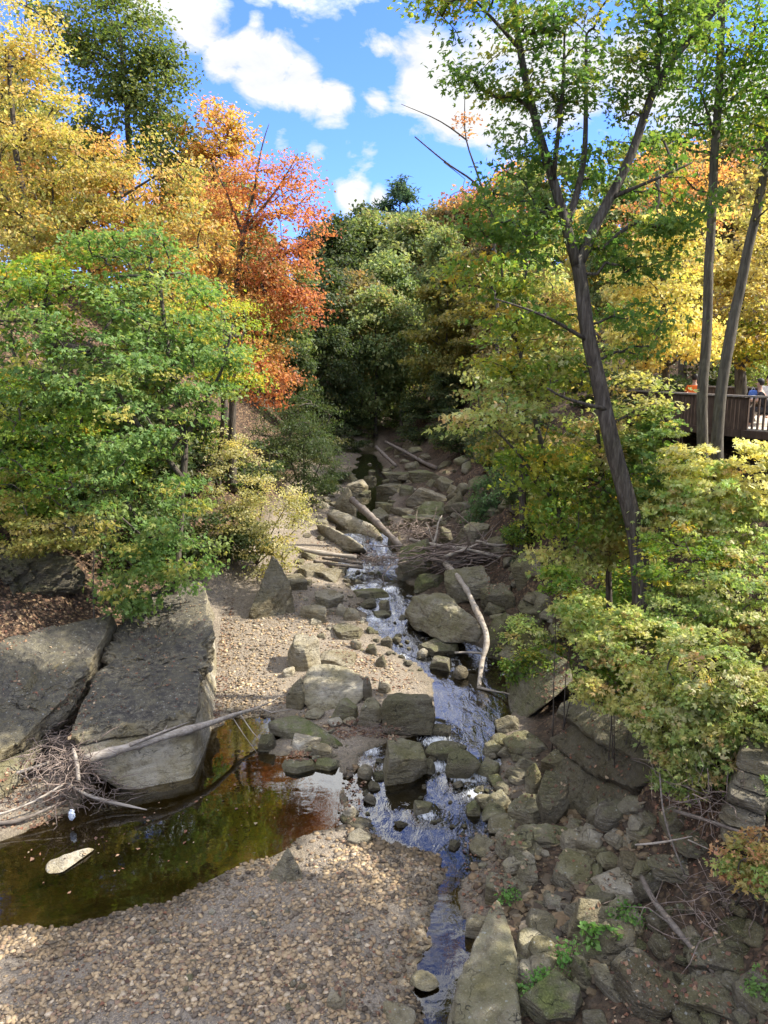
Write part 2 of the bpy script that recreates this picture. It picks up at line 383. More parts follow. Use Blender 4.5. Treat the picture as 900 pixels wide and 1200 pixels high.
# ------------------------------------------------------------------ ground sheet
def axis(segs):
    out = []
    for a, b, st in segs: out += list(np.arange(a, b, st))
    return np.array(out + [segs[-1][1]])
gx = axis([(-100, -40, 4), (-40, -16, 1.2), (-16, -11, .35), (-11, 7, .085), (7, 12, .25), (12, 30, 1), (30, 100, 4)])
gy = axis([(-6, 7, .6), (7, 20, .075), (20, 34, .12), (34, 60, .35), (60, 110, 1.2), (110, 200, 5)])
X, Y = np.meshgrid(gx, gy)
Z, dl, dr, psd, hl, hr, n1, n2 = Hm(X, Y, True)
ny, nx = X.shape
idx = np.arange(nx * ny).reshape(ny, nx)
quads = np.stack([idx[:-1, :-1], idx[:-1, 1:], idx[1:, 1:], idx[1:, :-1]], -1).reshape(-1, 4)
ground = mesh_np('ground', np.stack([X, Y, Z], -1).reshape(-1, 3), quads, M['ground'])
tag(ground, kind='structure')
grav = np.where(dl > 0, sstep(.9, .1, hl), np.where(dr > 0, sstep(1.0, .1, dr) * .8, 1.0))
grav = grav * np.interp(Y, [34, 48], [1, .55])
litt = np.clip(np.where(dl > 0, sstep(.2, 1.0, hl), np.where(dr > 0, .35 + .4 * sstep(.2, 1.2, hr), 0)) + .25 * n2, 0, 1)
under = sstep(.0, -.10, Z - zs(Y)) * ((psd < .3) | ((dl < .2) & (dr < .2)))
wetm = np.clip(under + .55 * sstep(.10, .0, Z - zs(Y)) * (under < .5), 0, 1)
a = ground.data.attributes.new('mask', 'FLOAT_COLOR', 'POINT')
a.data.foreach_set('color', np.stack([grav, litt, wetm, np.ones_like(grav)], -1).astype(np.float32).ravel())

# ------------------------------------------------------------------ water
wy = axis([(5.5, 30, .09), (30, 57, .3)])
wx_u = np.linspace(0, 1, 150)
wl = -14 + (xl(wy) - .9 + 14) * sstep(18.2, 23, wy); wr = xr(wy) + .5
WX = wl[:, None] + (wr - wl)[:, None] * (wx_u[None] ** (.6 + .4 * sstep(18.2, 23, wy))[:, None])
WY = np.repeat(wy[:, None], 150, 1); 
foamspots = [(512, 868, .55), (505, 856, .4), (512, 897, .45), (545, 912, .5), (570, 908, .45), (590, 893, .3), (480, 905, .25), (435, 880, .35), (455, 900, .3), (470, 795, .35), (590, 790, .1),
             (430, 745, .3), (450, 700, .5), (457, 690, .45), (440, 725, .4), (470, 770, .35), (445, 770, .3), (500, 955, .3), (420, 975, .25), (600, 893, .25), (555, 930, .3)]
foam = np.zeros_like(WX); rgh = np.zeros_like(WX)
for a_, b_, s_ in foamspots:
    p = WP(a_, b_); d2 = ((WX - p[0]) ** 2 + (WY - p[1]) ** 2) / (s_ * s_); foam = np.maximum(foam, np.exp(-d2 * 1.8)); rgh = np.maximum(rgh, .9 * np.exp(-d2 * .6))
grad = np.gradient(zs(wy), wy)[:, None]
rgh = np.clip(np.maximum(rgh, np.clip(grad * 4, 0, .6)), 0, 1); chan = sstep(-.8, .1, np.minimum(WX - xl(WY), 99)); rgh = rgh * chan
strm = sstep(-.3, .4, WX - xl(WY)); rgh = np.maximum(rgh, .03 * strm + .12 * strm * sstep(12, 14, WY))
foam = np.maximum(foam, np.clip(grad * 2.6 - .1, 0, .22) * chan)
WZ = zs(WY) + rgh * .05 * fbm(np.stack([WX * 3.2, WY * 2.2, WX * 0], -1).reshape(-1, 3), 3, 5).reshape(WX.shape)
wi = np.arange(WX.size).reshape(WX.shape)
water = mesh_np('water', np.stack([WX, WY, WZ], -1).reshape(-1, 3), np.stack([wi[:-1, :-1], wi[:-1, 1:], wi[1:, 1:], wi[1:, :-1]], -1).reshape(-1, 4), M['water'])
tag(water, kind='structure')
a = water.data.attributes.new('flow', 'FLOAT_COLOR', 'POINT')
a.data.foreach_set('color', np.stack([rgh, foam, rgh * 0, rgh * 0 + 1], -1).astype(np.float32).ravel())

# ------------------------------------------------------------------ rocks
_ico = {}
def ico(n):
    if n not in _ico:
        bm = bmesh.new(); bmesh.ops.create_icosphere(bm, subdivisions=n, radius=1)
        V = np.array([v.co[:] for v in bm.verts]); Fc = np.array([[v.index for v in f.verts] for f in bm.faces]); bm.free()
        _ico[n] = (V / np.linalg.norm(V, axis=1)[:, None], Fc)
    return _ico[n]

def hull_planes(pts):
    bm = bmesh.new()
    for p in pts: bm.verts.new(p)
    bmesh.ops.convex_hull(bm, input=bm.verts); bm.normal_update()
    N = []; D = []
    for f in bm.faces:
        n = np.array(f.normal); d = float(n @ np.array(f.verts[0].co))
        if np.linalg.norm(n) < .5: continue
        if d < 0: n, d = -n, -d
        N.append(n); D.append(max(d, .02))
    bm.free(); return np.array(N), np.array(D)

def star(N, D, sub, p=26):
    dirs, Fc = ico(sub)
    q = np.maximum(dirs @ N.T, 0) / D[None]
    m = q.max(1, keepdims=True); r = 1 / (m[:, 0] * ((q / m) ** p).sum(1) ** (1 / p))
    return dirs * r[:, None], Fc

def rough_up(V, size, seed, amp=1.0, bed=(0, 0, 1), layer=1.0, terr=0.):
    c = V.mean(0); d = V - c; d = d / (np.linalg.norm(d, axis=1)[:, None] + 1e-9)
    k = 2.2 / size
    o = np.array([seed * 3.7, seed * 1.3, seed * 7.1])
    n = fbm(V * k + o, 5, seed, .6) * .06 * size * amp
    bedv = np.array(bed) / np.linalg.norm(bed)
    s = V @ bedv + .12 * size * fbm(V * k * .8 + o, 2, seed + 5)
    f = 9 / size; w = s * f - np.floor(s * f)
    side = 1 - np.abs(d @ bedv)
    n = n + layer * .018 * size * (w - .5) * np.clip(side * 1.6, 0, 1) * (vnoise(np.floor(s * f)[:, None] * np.array([1.7, .3, .9]) + o, seed) * .6 + .7)
    n = n + .022 * size * amp * fbm(V * k * 5 + o, 3, seed + 8) - .02 * size * amp * np.maximum(0, fbm(V * k * 2.2 + o * 1.7, 3, seed + 12) - .12) * 3
    if terr:
        tn = fbm(V * np.array([2.1, 1.2, 1.6]) + o, 5, seed + 21, .55); tm = fbm(V * 2.6 + o, 3, seed + 33)
        st = (sstep(-.06, -.03, tn) + sstep(.05, .08, tn) + sstep(.17, .2, tn) + .6 * sstep(.0, .04, tm)) - 1.3
        n = n + terr * st * sstep(.1, .6, np.abs(d @ bedv) + .35)
    return V + d * n[:, None]

rocks = []; rock_bvh = []
def add_rock(name, V, Fc, label, cat, group, tone, moss, wet, stain, parent=None):
    loc = V.mean(0); loc = np.array([loc[0], loc[1], V[:, 2].min()])
    if parent is not None: loc = np.array(parent.location)
    o = mesh_np(name, V - loc, Fc, M['rock'], None, True)
    if parent is not None: o.parent = parent
    else: o.location = [float(v) for v in loc]
    o['tone'] = float(tone); o['moss'] = float(moss); o['wet'] = float(wet); o['stain'] = float(stain)
    tag(o, label, cat, group); rocks.append(o); rock_bvh.append((V, Fc)); return o

def hull_rock(name, pix, label, cat='rock', tone=.5, moss=.2, wet=0., stain=0., sub=6, amp=.6, bed=(0, 0, 1), seed=1, p=30, group=None, parent=None, layer=1.0, extra=None, terr=0.):
    pts = np.array([P(a_, b_, z_) for a_, b_, z_ in pix])
    if extra is not None: pts = np.concatenate([pts, np.array(extra)])
    lo, hi = pts.min(0), pts.max(0); c = pts.mean(0); s = (hi - lo) / 2
    N, D = hull_planes((pts - c) / s)
    V, Fc = star(N, D, sub, p); V = V * s + c
    V = rough_up(V, float(np.mean(np.sort(s)[:2]) * 2), seed, amp, bed, layer, terr)
    return add_rock(name, V, Fc, label, cat, group, tone, moss, wet, stain, parent)

def unit_rock(style, seed):
    r = np.random.default_rng(seed); N = []; D = []
    if style == 'slab':
        for a_ in np.arange(r.integers(5, 8)):
            th = a_ * 2 * np.pi / 6 + r.uniform(-.35, .35); N.append([math.cos(th), math.sin(th), r.uniform(-.25, .3)]); D.append(r.uniform(.8, 1.05))
        N.append([r.uniform(-.12, .12), r.uniform(-.15, .05), 1]); D.append(.5); N.append([0, 0, -1]); D.append(.7)
        for _ in range(2): th = r.uniform(0, 6.28); N.append([math.cos(th) * .7, math.sin(th) * .7, .75]); D.append(r.uniform(.72, .9))
    elif style == 'round':
        for _ in range(26):
            v = r.normal(size=3); N.append(v); D.append(r.uniform(.9, 1.03))
    elif style == 'wedge':
        N += [[-.55, -.1, .8], [.8, r.uniform(-.3, .1), .45], [0, -1, .15], [0, 1, .1], [-1, 0, -.2], [1, 0, -.1], [0, 0, -1], [-.1, -.7, .6]]; D += [.55, .72, .85, .9, .95, .95, .7, .9]
        for _ in range(3): N.append(r.normal(size=3)); D.append(r.uniform(.85, 1))
    elif style == 'edge':                      # upright pointed flake
        N += [[-.75, -.2, .5], [.8, -.2, .45], [0, -.9, .3], [0, .9, .3], [0, 0, -1]]; D += [.55, .55, .5, .55, .7]
    else:                                      # block
        for s_ in (-1, 1):
            N.append([s_, r.uniform(-.5, .5), r.uniform(-.1, .5)]); D.append(r.uniform(.65, .95)); N.append([r.uniform(-.5, .5), s_, r.uniform(-.1, .5)]); D.append(r.uniform(.65, .95))
        N.append([r.uniform(-.5, .5), r.uniform(-.5, .1), 1]); D.append(.65); N.append([0, 0, -1]); D.append(.8)
        for _ in range(7): N.append(r.normal(size=3)); D.append(r.uniform(.72, 1.0))
    N = np.array(N, float); N /= np.linalg.norm(N, axis=1)[:, None]
    return N, np.array(D)

def box_rock(name, bb, label, style='block', k=.9, yaw=0., tilt=(0, 0), tone=.5, moss=.25, wet=0., stain=0., seed=None, sub=5, cat='rock', group=None, amp=.8, sink=.25, z=None, p=None, layer=1.0):
    x0, y0, x1, y1 = bb
    seed = seed if seed is not None else int(x0 * 7 + y0 * 13) % 9973
    b = G((x0 + x1) / 2, y1) if z is None else P((x0 + x1) / 2, y1, z)
    d = depth(b); W = (x1 - x0) * d / F; hp = (y1 - y0) * d / F
    th = math.atan2(CAMH - b[2], b[1])
    D = k * W; Hh = (hp - D * math.sin(th) * .85) / math.cos(th)
    if Hh < .16 * W:
        Hh = max(.16 * W, hp * .25); D = max((hp - Hh * math.cos(th)) / math.sin(th) / .85, .3 * W)
    N, Dd = unit_rock(style, seed)
    ca, sa = math.cos(yaw), math.sin(yaw); Rz = np.array([[ca, -sa, 0], [sa, ca, 0], [0, 0, 1]])
    tx, ty = tilt
    Rx = np.array([[1, 0, 0], [0, math.cos(tx), -math.sin(tx)], [0, math.sin(tx), math.cos(tx)]]); Ry = np.array([[math.cos(ty), 0, math.sin(ty)], [0, 1, 0], [-math.sin(ty), 0, math.cos(ty)]])
    sub = 6 if sub == 5 and (x1 - x0) > 34 else sub
    V, Fc = star(N, Dd, sub, p or (9 if style == 'round' else 44))
    V = V * np.array([1, 1, 1]) @ (Rx @ Ry).T @ Rz.T
    lo, hi = V.min(0), V.max(0); V = (V - (lo + hi) / 2) / (hi - lo)
    V = V * [W, D, Hh * (1 + sink)]; size = float((W + D + Hh) / 3)
    V = rough_up(V, size, seed, amp, bed=(.15, .1, 1), layer=layer if style != 'round' else .3)
    hd = b[:2] / np.linalg.norm(b[:2])
    V = V + [b[0] + hd[0] * D * .45, b[1] + hd[1] * D * .45, b[2] + Hh * (1 + sink) / 2 - Hh * sink]
    return add_rock(name, V, Fc, label, cat, group, tone, moss, wet, stain)

# the two great slabs on the left
slab = hull_rock('stone_slab', [(79, 863, 1.12), (102, 825, 1.35), (128, 765, 1.7), (151, 719, 2.05), (196, 685, 2.32), (234, 682, 2.32), (246, 715, 2.05), (240, 780, 1.55), (228, 834, 1.22),
     (85, 878, .88), (227, 853, .92), (235, 800, .95), (252, 730, 1.2), (150, 735, 1.3), (110, 830, .8)],
     'long dark topped slab of layered rock standing beside the pool, driftwood log across its foot', 'rock', tone=.62, moss=.1, stain=.95, sub=7, amp=.6, terr=.10, bed=(0, -.12, 1), seed=11, p=60, layer=.8)
hull_rock('ledge_base', [(88, 876, .86), (226, 850, .9), (102, 902, .5), (145, 930, -.15), (180, 940, -.25), (227, 928, -.2), (243, 884, -.1), (258, 810, .1), (256, 752, .4), (246, 735, 1.0), (150, 740, .9), (120, 850, -.1)],
     None, None, tone=.86, moss=.12, sub=6, amp=.3, bed=(0, .5, 1), seed=12, p=50, parent=slab, layer=.5)
slab2 = hull_rock('stone_slab', [(-120, 900, 1.3), (-90, 790, 2.4), (0, 764, 2.25), (57, 734, 2.4), (128, 718, 2.35), (125, 742, 2.1), (96, 790, 1.75), (57, 830, 1.4), (23, 870, 1.1), (-60, 905, 1.0),
     (138, 736, 1.75), (121, 782, 1.2), (87, 830, .85), (42, 872, .75), (22, 884, .8), (-60, 930, .7)],
     'brown topped rock slab tilting to the left frame edge beside the longer slab', 'rock', tone=.5, moss=.1, stain=.8, sub=7, amp=.6, terr=.06, bed=(.25, -.15, 1), seed=21, p=60, layer=.8)
hull_rock('ledge_base', [(-60, 925, .8), (40, 878, .75), (36, 900, .5), (8, 938, .1), (-80, 960, 0), (80, 835, .7), (0, 800, .6), (-80, 880, .9)], None, None, tone=.6, moss=.3, sub=5, amp=.4, seed=22, parent=slab2)
hull_rock('shard_rock', [(319, 650, 2.62), (290, 718, 1.05), (289, 741, .25), (304, 748, .15), (332, 745, .15), (346, 718, .8), (340, 682, 1.85), (326, 656, 2.45)],
     'tall pointed shard of grey rock standing upright on the gravel bar', tone=.4, moss=.1, stain=.3, sub=6, amp=.9, bed=(.8, .1, -.6), seed=31, p=40, extra=[P(319, 650, 2.62) + [0, 1.2, -1.6], P(300, 745, .1) + [0, 1.5, 0], P(340, 742, .1) + [0, 1.3, 0]])
# the log jam neighbourhood
hull_rock('slanting_rock', [(381, 600, 2.35), (390, 595, 2.5), (437, 614, 2.15), (450, 629, 1.75), (445, 637, 1.35), (430, 639, 1.3), (402, 619, 1.6), (383, 611, 1.7)],
     'long pale slab sloping down towards the log jam, upper of the pair', tone=.9, moss=.15, sub=5, amp=.4, seed=41, bed=(.5, -.4, 1), extra=[P(400, 600, 2.0) + [0, 1.0, -.8], P(445, 630, 1.5) + [0, .9, -.6]])
hull_rock('slanting_rock', [(369, 613, 2.25), (378, 612, 2.35), (410, 628, 1.95), (428, 641, 1.65), (433, 648, 1.3), (405, 648, 1.25), (385, 640, 1.3), (374, 625, 1.5)],
     'pale topped slanting block with a black hollow behind, just above the three stacked logs', tone=.88, moss=.15, sub=5, amp=.45, seed=42, bed=(.5, -.4, 1), extra=[P(380, 620, 1.8) + [.1, 1.1, -.8], P(425, 640, 1.4) + [0, .9, -.6]])
R_ = [
 # name, bbox, label, style, k, kwargs
 ('boulder', (464, 628, 507, 681), 'upright mossy boulder at the middle of the log jam', 'block', .9, dict(tone=.45, moss=.7, tilt=(.2, -.3))),
 ('rock', (393, 571, 418, 600), 'pale flat faced rock at the upper end of the thick fallen log', 'wedge', .8, dict(tone=.75, moss=.1)),
 ('rock', (475, 568, 528, 591), 'pale angular block lying furthest up the creek above the jam pool', 'wedge', .7, dict(tone=.75, moss=.05, yaw=3.0)),
 ('rock', (484, 587, 527, 608), 'yellowish mossy rock directly below the pale angular block', 'block', .7, dict(tone=.55, moss=.8)),
 ('rock', (470, 601, 524, 620), 'broad low mossy rock behind the log jam', 'slab', .7, dict(tone=.5, moss=.7)),
 ('rock', (523, 574, 547, 602), 'dark rock leaning against the pale angular block', 'wedge', .7, dict(tone=.25, moss=.2)),
 ('rock', (528, 609, 575, 643), 'brown cracked slab below the dark green ferns', 'slab', .9, dict(tone=.45, moss=.25)),
 ('rock', (512, 615, 535, 641), 'square dark rock between the mossy rock and the brown cracked slab', 'block', .8, dict(tone=.3, moss=.4)),
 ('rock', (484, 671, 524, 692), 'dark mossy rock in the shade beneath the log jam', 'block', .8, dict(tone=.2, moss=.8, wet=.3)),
 ('boulder', (520, 660, 577, 706), 'big grey boulder carrying the right side of the log jam', 'block', .8, dict(tone=.42, moss=.3)),
 ('rock', (563, 680, 602, 722), 'dark smooth slab at the edge of the yellow green bushes above the leaning branch', 'slab', .9, dict(tone=.25, moss=.3, tilt=(.1, -.4))),
 ('rock', (568, 714, 599, 776), 'steep mossy slab right of the long pale branch', 'slab', .8, dict(tone=.35, moss=.6, tilt=(.3, -.5))),
 ('rock', (583, 738, 638, 790), 'large brown slab leaning above the green faced slab', 'slab', .8, dict(tone=.4, moss=.35, tilt=(.25, -.5), yaw=.5)),
 ('rock', (565, 704, 592, 724), 'small grey rock wedged right of the pale branch bend', 'block', .8, dict(tone=.3, moss=.4)),
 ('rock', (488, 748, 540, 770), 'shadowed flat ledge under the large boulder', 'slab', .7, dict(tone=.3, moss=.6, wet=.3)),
 ('rock', (488, 758, 503, 771), 'small round pinkish stone at the edge of the stream', 'round', .9, dict(tone=.8, moss=0, sub=4)),
 ('rock', (502, 768, 531, 787), 'flat mossy rock half in the stream below the large boulder', 'slab', .9, dict(tone=.3, moss=.6, wet=.3)),
 ('rock', (531, 779, 549, 797), 'round dark reddish stone beside the foot of the pale branch', 'round', .9, dict(tone=.2, moss=0, sub=4)),
 ('boulder', (447, 808, 510, 862), 'dark blocky boulder with a wet side at the stream bend', 'block', .8, dict(tone=.3, moss=.3, wet=.45, sub=6)),
 ('rock', (337, 742, 378, 786), 'tan ledge of rock running up behind the large pale boulder', 'slab', 1.0, dict(tone=.78, moss=.05, yaw=.5)),
 ('rock', (372, 758, 418, 780), 'low flat grey ledge in the gravel behind the large pale boulder', 'slab', 1.2, dict(tone=.62, moss=.05)),
 ('rock', (419, 816, 449, 852), 'square block with dark flank right of the large pale boulder', 'block', .8, dict(tone=.5, moss=.25)),
 ('rock', (446, 824, 471, 852), 'pale ribbed block beside the dark blocky boulder', 'block', .7, dict(tone=.75, moss=.2)),
 ('rock', (425, 792, 437, 822), 'small dark upright stone at the corner of the large pale boulder', 'block', .7, dict(tone=.2, moss=0, sub=4)),
 ('rock', (442, 795, 459, 813), 'small pale stone sitting alone on the leafy gravel', 'block', .8, dict(tone=.75, moss=0, sub=4)),
 ('rock', (331, 781, 346, 794), 'single white stone on the gravel left of the pale boulder', 'block', .8, dict(tone=1.0, moss=0, sub=4)),
 ('rock', (335, 793, 359, 832), 'brown rock half buried left of the large pale boulder', 'block', .8, dict(tone=.55, moss=.2)),
 ('rock', (357, 827, 381, 844), 'rounded pale stone beneath the large pale boulder', 'round', .9, dict(tone=.75, moss=.2, sub=4)),
 ('rock', (383, 839, 402, 853), 'pale flat stone under the large pale boulder at the edge of the red leaves', 'round', .9, dict(tone=.8, moss=.05, sub=4)),
 ('rock', (401, 838, 419, 852), 'tan cobble on the red brown leaf drift', 'round', .9, dict(tone=.72, moss=.15, sub=4)),
 ('rock', (384, 815, 420, 846), 'mossy foot of rock under the large pale boulder', 'block', .8, dict(tone=.5, moss=.6)),
 ('rock', (303, 857, 324, 882), 'dark wet rock in the back arm of the pool', 'block', .8, dict(tone=.2, moss=.3, wet=.4)),
 ('rock', (342, 857, 379, 878), 'flat pale grey block on the mossy slab', 'slab', .8, dict(tone=.85, moss=0, amp=.5)),
 ('rock', (365, 869, 391, 890), 'grey block leaning on the pale one by the pool inlet', 'block', .8, dict(tone=.6, moss=.05)),
 ('rock', (328, 887, 374, 906), 'low brown rock along the back edge of the pool', 'slab', .8, dict(tone=.4, moss=.4)),
 ('rock', (370, 888, 398, 903), 'thin mossy rock at the pool corner', 'slab', .8, dict(tone=.4, moss=.6)),
 ('rock', (418, 894, 437, 916), 'round grey cobble at the mouth of the pool', 'round', .9, dict(tone=.65, moss=.1, sub=4)),
 ('rock', (402, 941, 421, 960), 'square whitish stone at the end of the pool', 'block', .9, dict(tone=.95, moss=0, sub=4)),
 ('rock', (405, 957, 436, 974), 'dark flat wet stone below the whitish stone', 'slab', .9, dict(tone=.2, moss=.1, wet=.4, sub=4)),
 ('rock', (407, 972, 436, 990), 'flat grey flake at the top of the pebble bank', 'slab', 1.0, dict(tone=.45, moss=.1, wet=.2, sub=4)),
 ('boulder', (446, 862, 500, 920), 'craggy cracked boulder standing in the stream', 'block', .8, dict(tone=.48, moss=.35, sub=6)),
 ('boulder', (497, 861, 548, 892), 'smooth brown dome rock splitting the stream', 'round', .8, dict(tone=.32, moss=.5, wet=.15, sub=6)),
 ('boulder', (521, 876, 562, 914), 'smooth brown rounded rock in front of the dome rock', 'round', .8, dict(tone=.3, moss=.45, wet=.25, sub=6)),
 ('rock', (493, 887, 511, 908), 'small brown block between the craggy boulder and the smooth rocks', 'block', .8, dict(tone=.3, moss=.35, wet=.2, sub=4)),
 ('rock', (484, 936, 508, 955), 'small mossy stone in the shallow riffle', 'block', .9, dict(tone=.38, moss=.4, wet=.2, sub=4)),
 ('rock', (503, 847, 529, 863), 'flat dark stone awash above the dome rock', 'slab', .9, dict(tone=.25, moss=.2, wet=.4, sub=4)),
 ('rock', (573, 857, 601, 878), 'rounded dark stone on the right edge of the stream', 'round', .9, dict(tone=.25, moss=.3, sub=4)),
 ('rock', (590, 857, 644, 890), 'broad brown slab with leaves on the right bank beneath the green faced slab', 'slab', .9, dict(tone=.42, moss=.35)),
 ('rock', (580, 838, 610, 858), 'brown triangular rock at the foot of the green faced slab', 'wedge', .8, dict(tone=.35, moss=.1)),
 ('rock', (615, 892, 638, 934), 'egg shaped grey green rock on the right bank', 'round', .9, dict(tone=.5, moss=.5)),
 ('rock', (628, 903, 666, 968), 'tall dark tilted slab right of the egg shaped rock', 'slab', .8, dict(tone=.25, moss=.35, tilt=(.6, -.3), yaw=.5)),
 ('rock', (593, 932, 643, 970), 'flat leaf strewn slab beside a thread of water', 'slab', 1.0, dict(tone=.38, moss=.3)),
 ('rock', (561, 942, 593, 962), 'low brown block at the right edge of the riffle', 'block', .9, dict(tone=.3, moss=.4)),
 ('rock', (546, 937, 563, 956), 'small mossy wedge in the riffle beside the low brown block', 'wedge', .9, dict(tone=.35, moss=.6, sub=4)),
 ('rock', (596, 966, 676, 996), 'long mossy beam of rock lying across the right bank', 'slab', .5, dict(tone=.42, moss=.75)),
 ('rock', (580, 974, 627, 1008), 'domed rock with a black mossy hollow below the long mossy beam', 'slab', .8, dict(tone=.42, moss=.45)),
 ('rock', (657, 965, 706, 1006), 'pale tan block tilted over the long mossy beam', 'block', .8, dict(tone=.68, moss=.15, tilt=(.1, -.35))),
 ('rock', (646, 996, 704, 1043), 'broad grey green slab facing up below the pale tan block', 'slab', .9, dict(tone=.52, moss=.35, tilt=(.3, -.15))),
 ('rock', (692, 1016, 757, 1061), 'palest block with striped face on the right bank', 'block', .8, dict(tone=.85, moss=.05, layer=1.6)),
 ('rock', (601, 1007, 630, 1043), 'grey block next to the green seedlings', 'block', .8, dict(tone=.55, moss=.3)),
 ('rock', (661, 1046, 708, 1102), 'tilted cracked block with a dark patch', 'slab', .8, dict(tone=.6, moss=.15, tilt=(.5, .3))),
 ('rock', (717, 973, 752, 999), 'reddish block among the stones under the bushes', 'block', .8, dict(tone=.55, moss=.05)),
 ('rock', (744, 954, 773, 976), 'small tan stone below the overhanging yellow green bush', 'round', .8, dict(tone=.6, moss=.15, sub=4)),
 ('rock', (689, 938, 706, 964), 'thin upright pale flake at the foot of the dark bedrock', 'edge', .7, dict(tone=.68, moss=.1, sub=4)),
 ('rock', (567, 1022, 606, 1064), 'thin dark flake pointing to the water', 'slab', .9, dict(tone=.4, moss=.25)),
 ('rock', (636, 1047, 661, 1066), 'small mossy stone between the slabs', 'block', .9, dict(tone=.4, moss=.6, sub=4)),
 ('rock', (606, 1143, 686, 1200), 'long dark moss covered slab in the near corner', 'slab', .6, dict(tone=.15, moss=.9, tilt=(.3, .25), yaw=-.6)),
 ('rock', (618, 1097, 654, 1131), 'rounded buried rock above the small green plants', 'round', 1.0, dict(tone=.42, moss=.2)),
 ('rock', (668, 1123, 694, 1164), 'dark upright mossy rock near the bottom edge', 'block', .8, dict(tone=.2, moss=.6)),
 ('rock', (774, 938, 812, 974), 'angular olive rock under the bush stems', 'wedge', .8, dict(tone=.42, moss=.35)),
 ('ledge_rock', (757, 1000, 850, 1044), 'wide overhanging ledge of layered brown rock beside the dark hollow', 'slab', .8, dict(tone=.36, moss=.25, layer=2.2, sub=6)),
 ('ledge_rock', (786, 972, 856, 1004), 'dark green ledge above the overhanging one', 'slab', .8, dict(tone=.25, moss=.4, layer=1.8)),
 ('ledge_rock', (716, 1120, 800, 1200), 'red brown leaf covered bedrock hump at the bottom right', 'slab', .9, dict(tone=.08, moss=.1, tilt=(.3, .3), layer=1.4)),
 ('ledge_rock', (800, 1085, 900, 1150), 'dark diagonal bedrock rib at the right frame edge', 'slab', .7, dict(tone=.15, moss=.25, tilt=(.2, .45), layer=2)),
 ('ledge_rock', (790, 1140, 890, 1200), 'lower diagonal bedrock rib in the bottom right corner', 'slab', .7, dict(tone=.2, moss=.25, tilt=(.2, .45), layer=2)),
 ('shard_rock', (311, 988, 359, 1036), 'pointed brown rock at the edge where the pool meets the pebbles', 'edge', .8, dict(tone=.55, moss=.3, yaw=.5)),
 ('rock', (383, 1158, 406, 1184), 'flat tan stone standing out of the near pebbles', 'slab', 1.0, dict(tone=.75, moss=0, sub=4)),
 ('rock', (479, 1138, 515, 1164), 'rounded grey stone at the edge of the narrow channel', 'round', .9, dict(tone=.62, moss=.15)),
 ('rock', (448, 1178, 488, 1206), 'large grey cobble at the bottom frame edge', 'round', .9, dict(tone=.6, moss=.1)),
 ('rock', (544, 1072, 570, 1098), 'pale flake resting on the pyramid slab by the channel', 'slab', .8, dict(tone=.7, moss=.1, sub=4)),
 ('rock', (349, 707, 384, 729), 'flat tan rock beside the upright shard', 'slab', 1.0, dict(tone=.68, moss=.05)),
 ('rock', (368, 690, 404, 713), 'flat grey rock just upstream of the flat tan rock', 'slab', 1.0, dict(tone=.62, moss=.05)),
 ('rock', (348, 659, 382, 677), 'low grey ledge under the stacked logs', 'slab', 1.0, dict(tone=.5, moss=.05)),
 ('rock', (331, 672, 362, 692), 'dark grey ledge at the foot of the pale leaved bush', 'slab', 1.0, dict(tone=.42, moss=.05)),
 ('rock', (366, 664, 401, 682), 'smooth flat ledge by the pool under the jam', 'slab', 1.1, dict(tone=.45, moss=.05)),
 ('rock', (393, 706, 407, 722), 'white round stone beside the cream cobble', 'round', .9, dict(tone=.95, moss=0, sub=4)),
 ('rock', (402, 710, 422, 728), 'cream round cobble at the left edge of the stream', 'round', .9, dict(tone=.82, moss=.15, sub=4)),
 ('rock', (410, 689, 457, 702), 'long flat mossy slab lying in the stream below the jam', 'slab', .5, dict(tone=.45, moss=.6)),
 ('rock', (388, 729, 428, 750), 'dark layered flat stone at the waters edge', 'slab', .9, dict(tone=.36, moss=.2, layer=2)),
 ('rock', (410, 749, 424, 762), 'round blue grey cobble below the layered stone', 'round', .9, dict(tone=.45, moss=0, sub=4)),
 ('rock', (428, 753, 443, 768), 'dark angular stone at the waters edge', 'block', .9, dict(tone=.22, moss=.2, sub=4)),
 ('rock', (440, 767, 453, 782), 'dark pointed stone just below the angular one', 'wedge', .9, dict(tone=.2, moss=.2, wet=.3, sub=4)),
 ('rock', (446, 744, 460, 758), 'dark stone breaking the surface in mid stream', 'block', .9, dict(tone=.18, moss=.2, wet=.4, sub=4)),
 ('rock', (444, 702, 458, 716), 'tan stone in the rapids left of the large boulder', 'block', .9, dict(tone=.6, moss=.3, sub=4)),
 ('rock', (437, 715, 459, 724), 'low mossy stone in the rapids', 'slab', .9, dict(tone=.4, moss=.5, wet=.2, sub=4)),
 ('rock', (420, 700, 442, 712), 'dark wet stone in the rapids below the flat slab', 'block', .9, dict(tone=.2, moss=.2, wet=.4, sub=4)),
 ('rock', (454, 622, 470, 640), 'brown stone between the fallen log and the upright mossy boulder', 'block', .9, dict(tone=.4, moss=.2, sub=4)),
 ('rock', (440, 566, 476, 580), 'dark flat rock left of the pale angular block', 'slab', .8, dict(tone=.25, moss=.2)),
 ('rock', (446, 552, 490, 566), 'dark mossy hump far up the creek', 'slab', .8, dict(tone=.2, moss=.6)),
 ('rock', (478, 550, 520, 566), 'flat green topped rock under the distant fallen log', 'slab', .8, dict(tone=.35, moss=.7)),
 ('rock', (398, 560, 432, 580), 'grey heap of stone at the left bank above the jam', 'block', .8, dict(tone=.6, moss=.05)),
]
for nm, bb, lab, st, k, kw in R_:
    box_rock(nm, bb, lab, st, k, **kw)
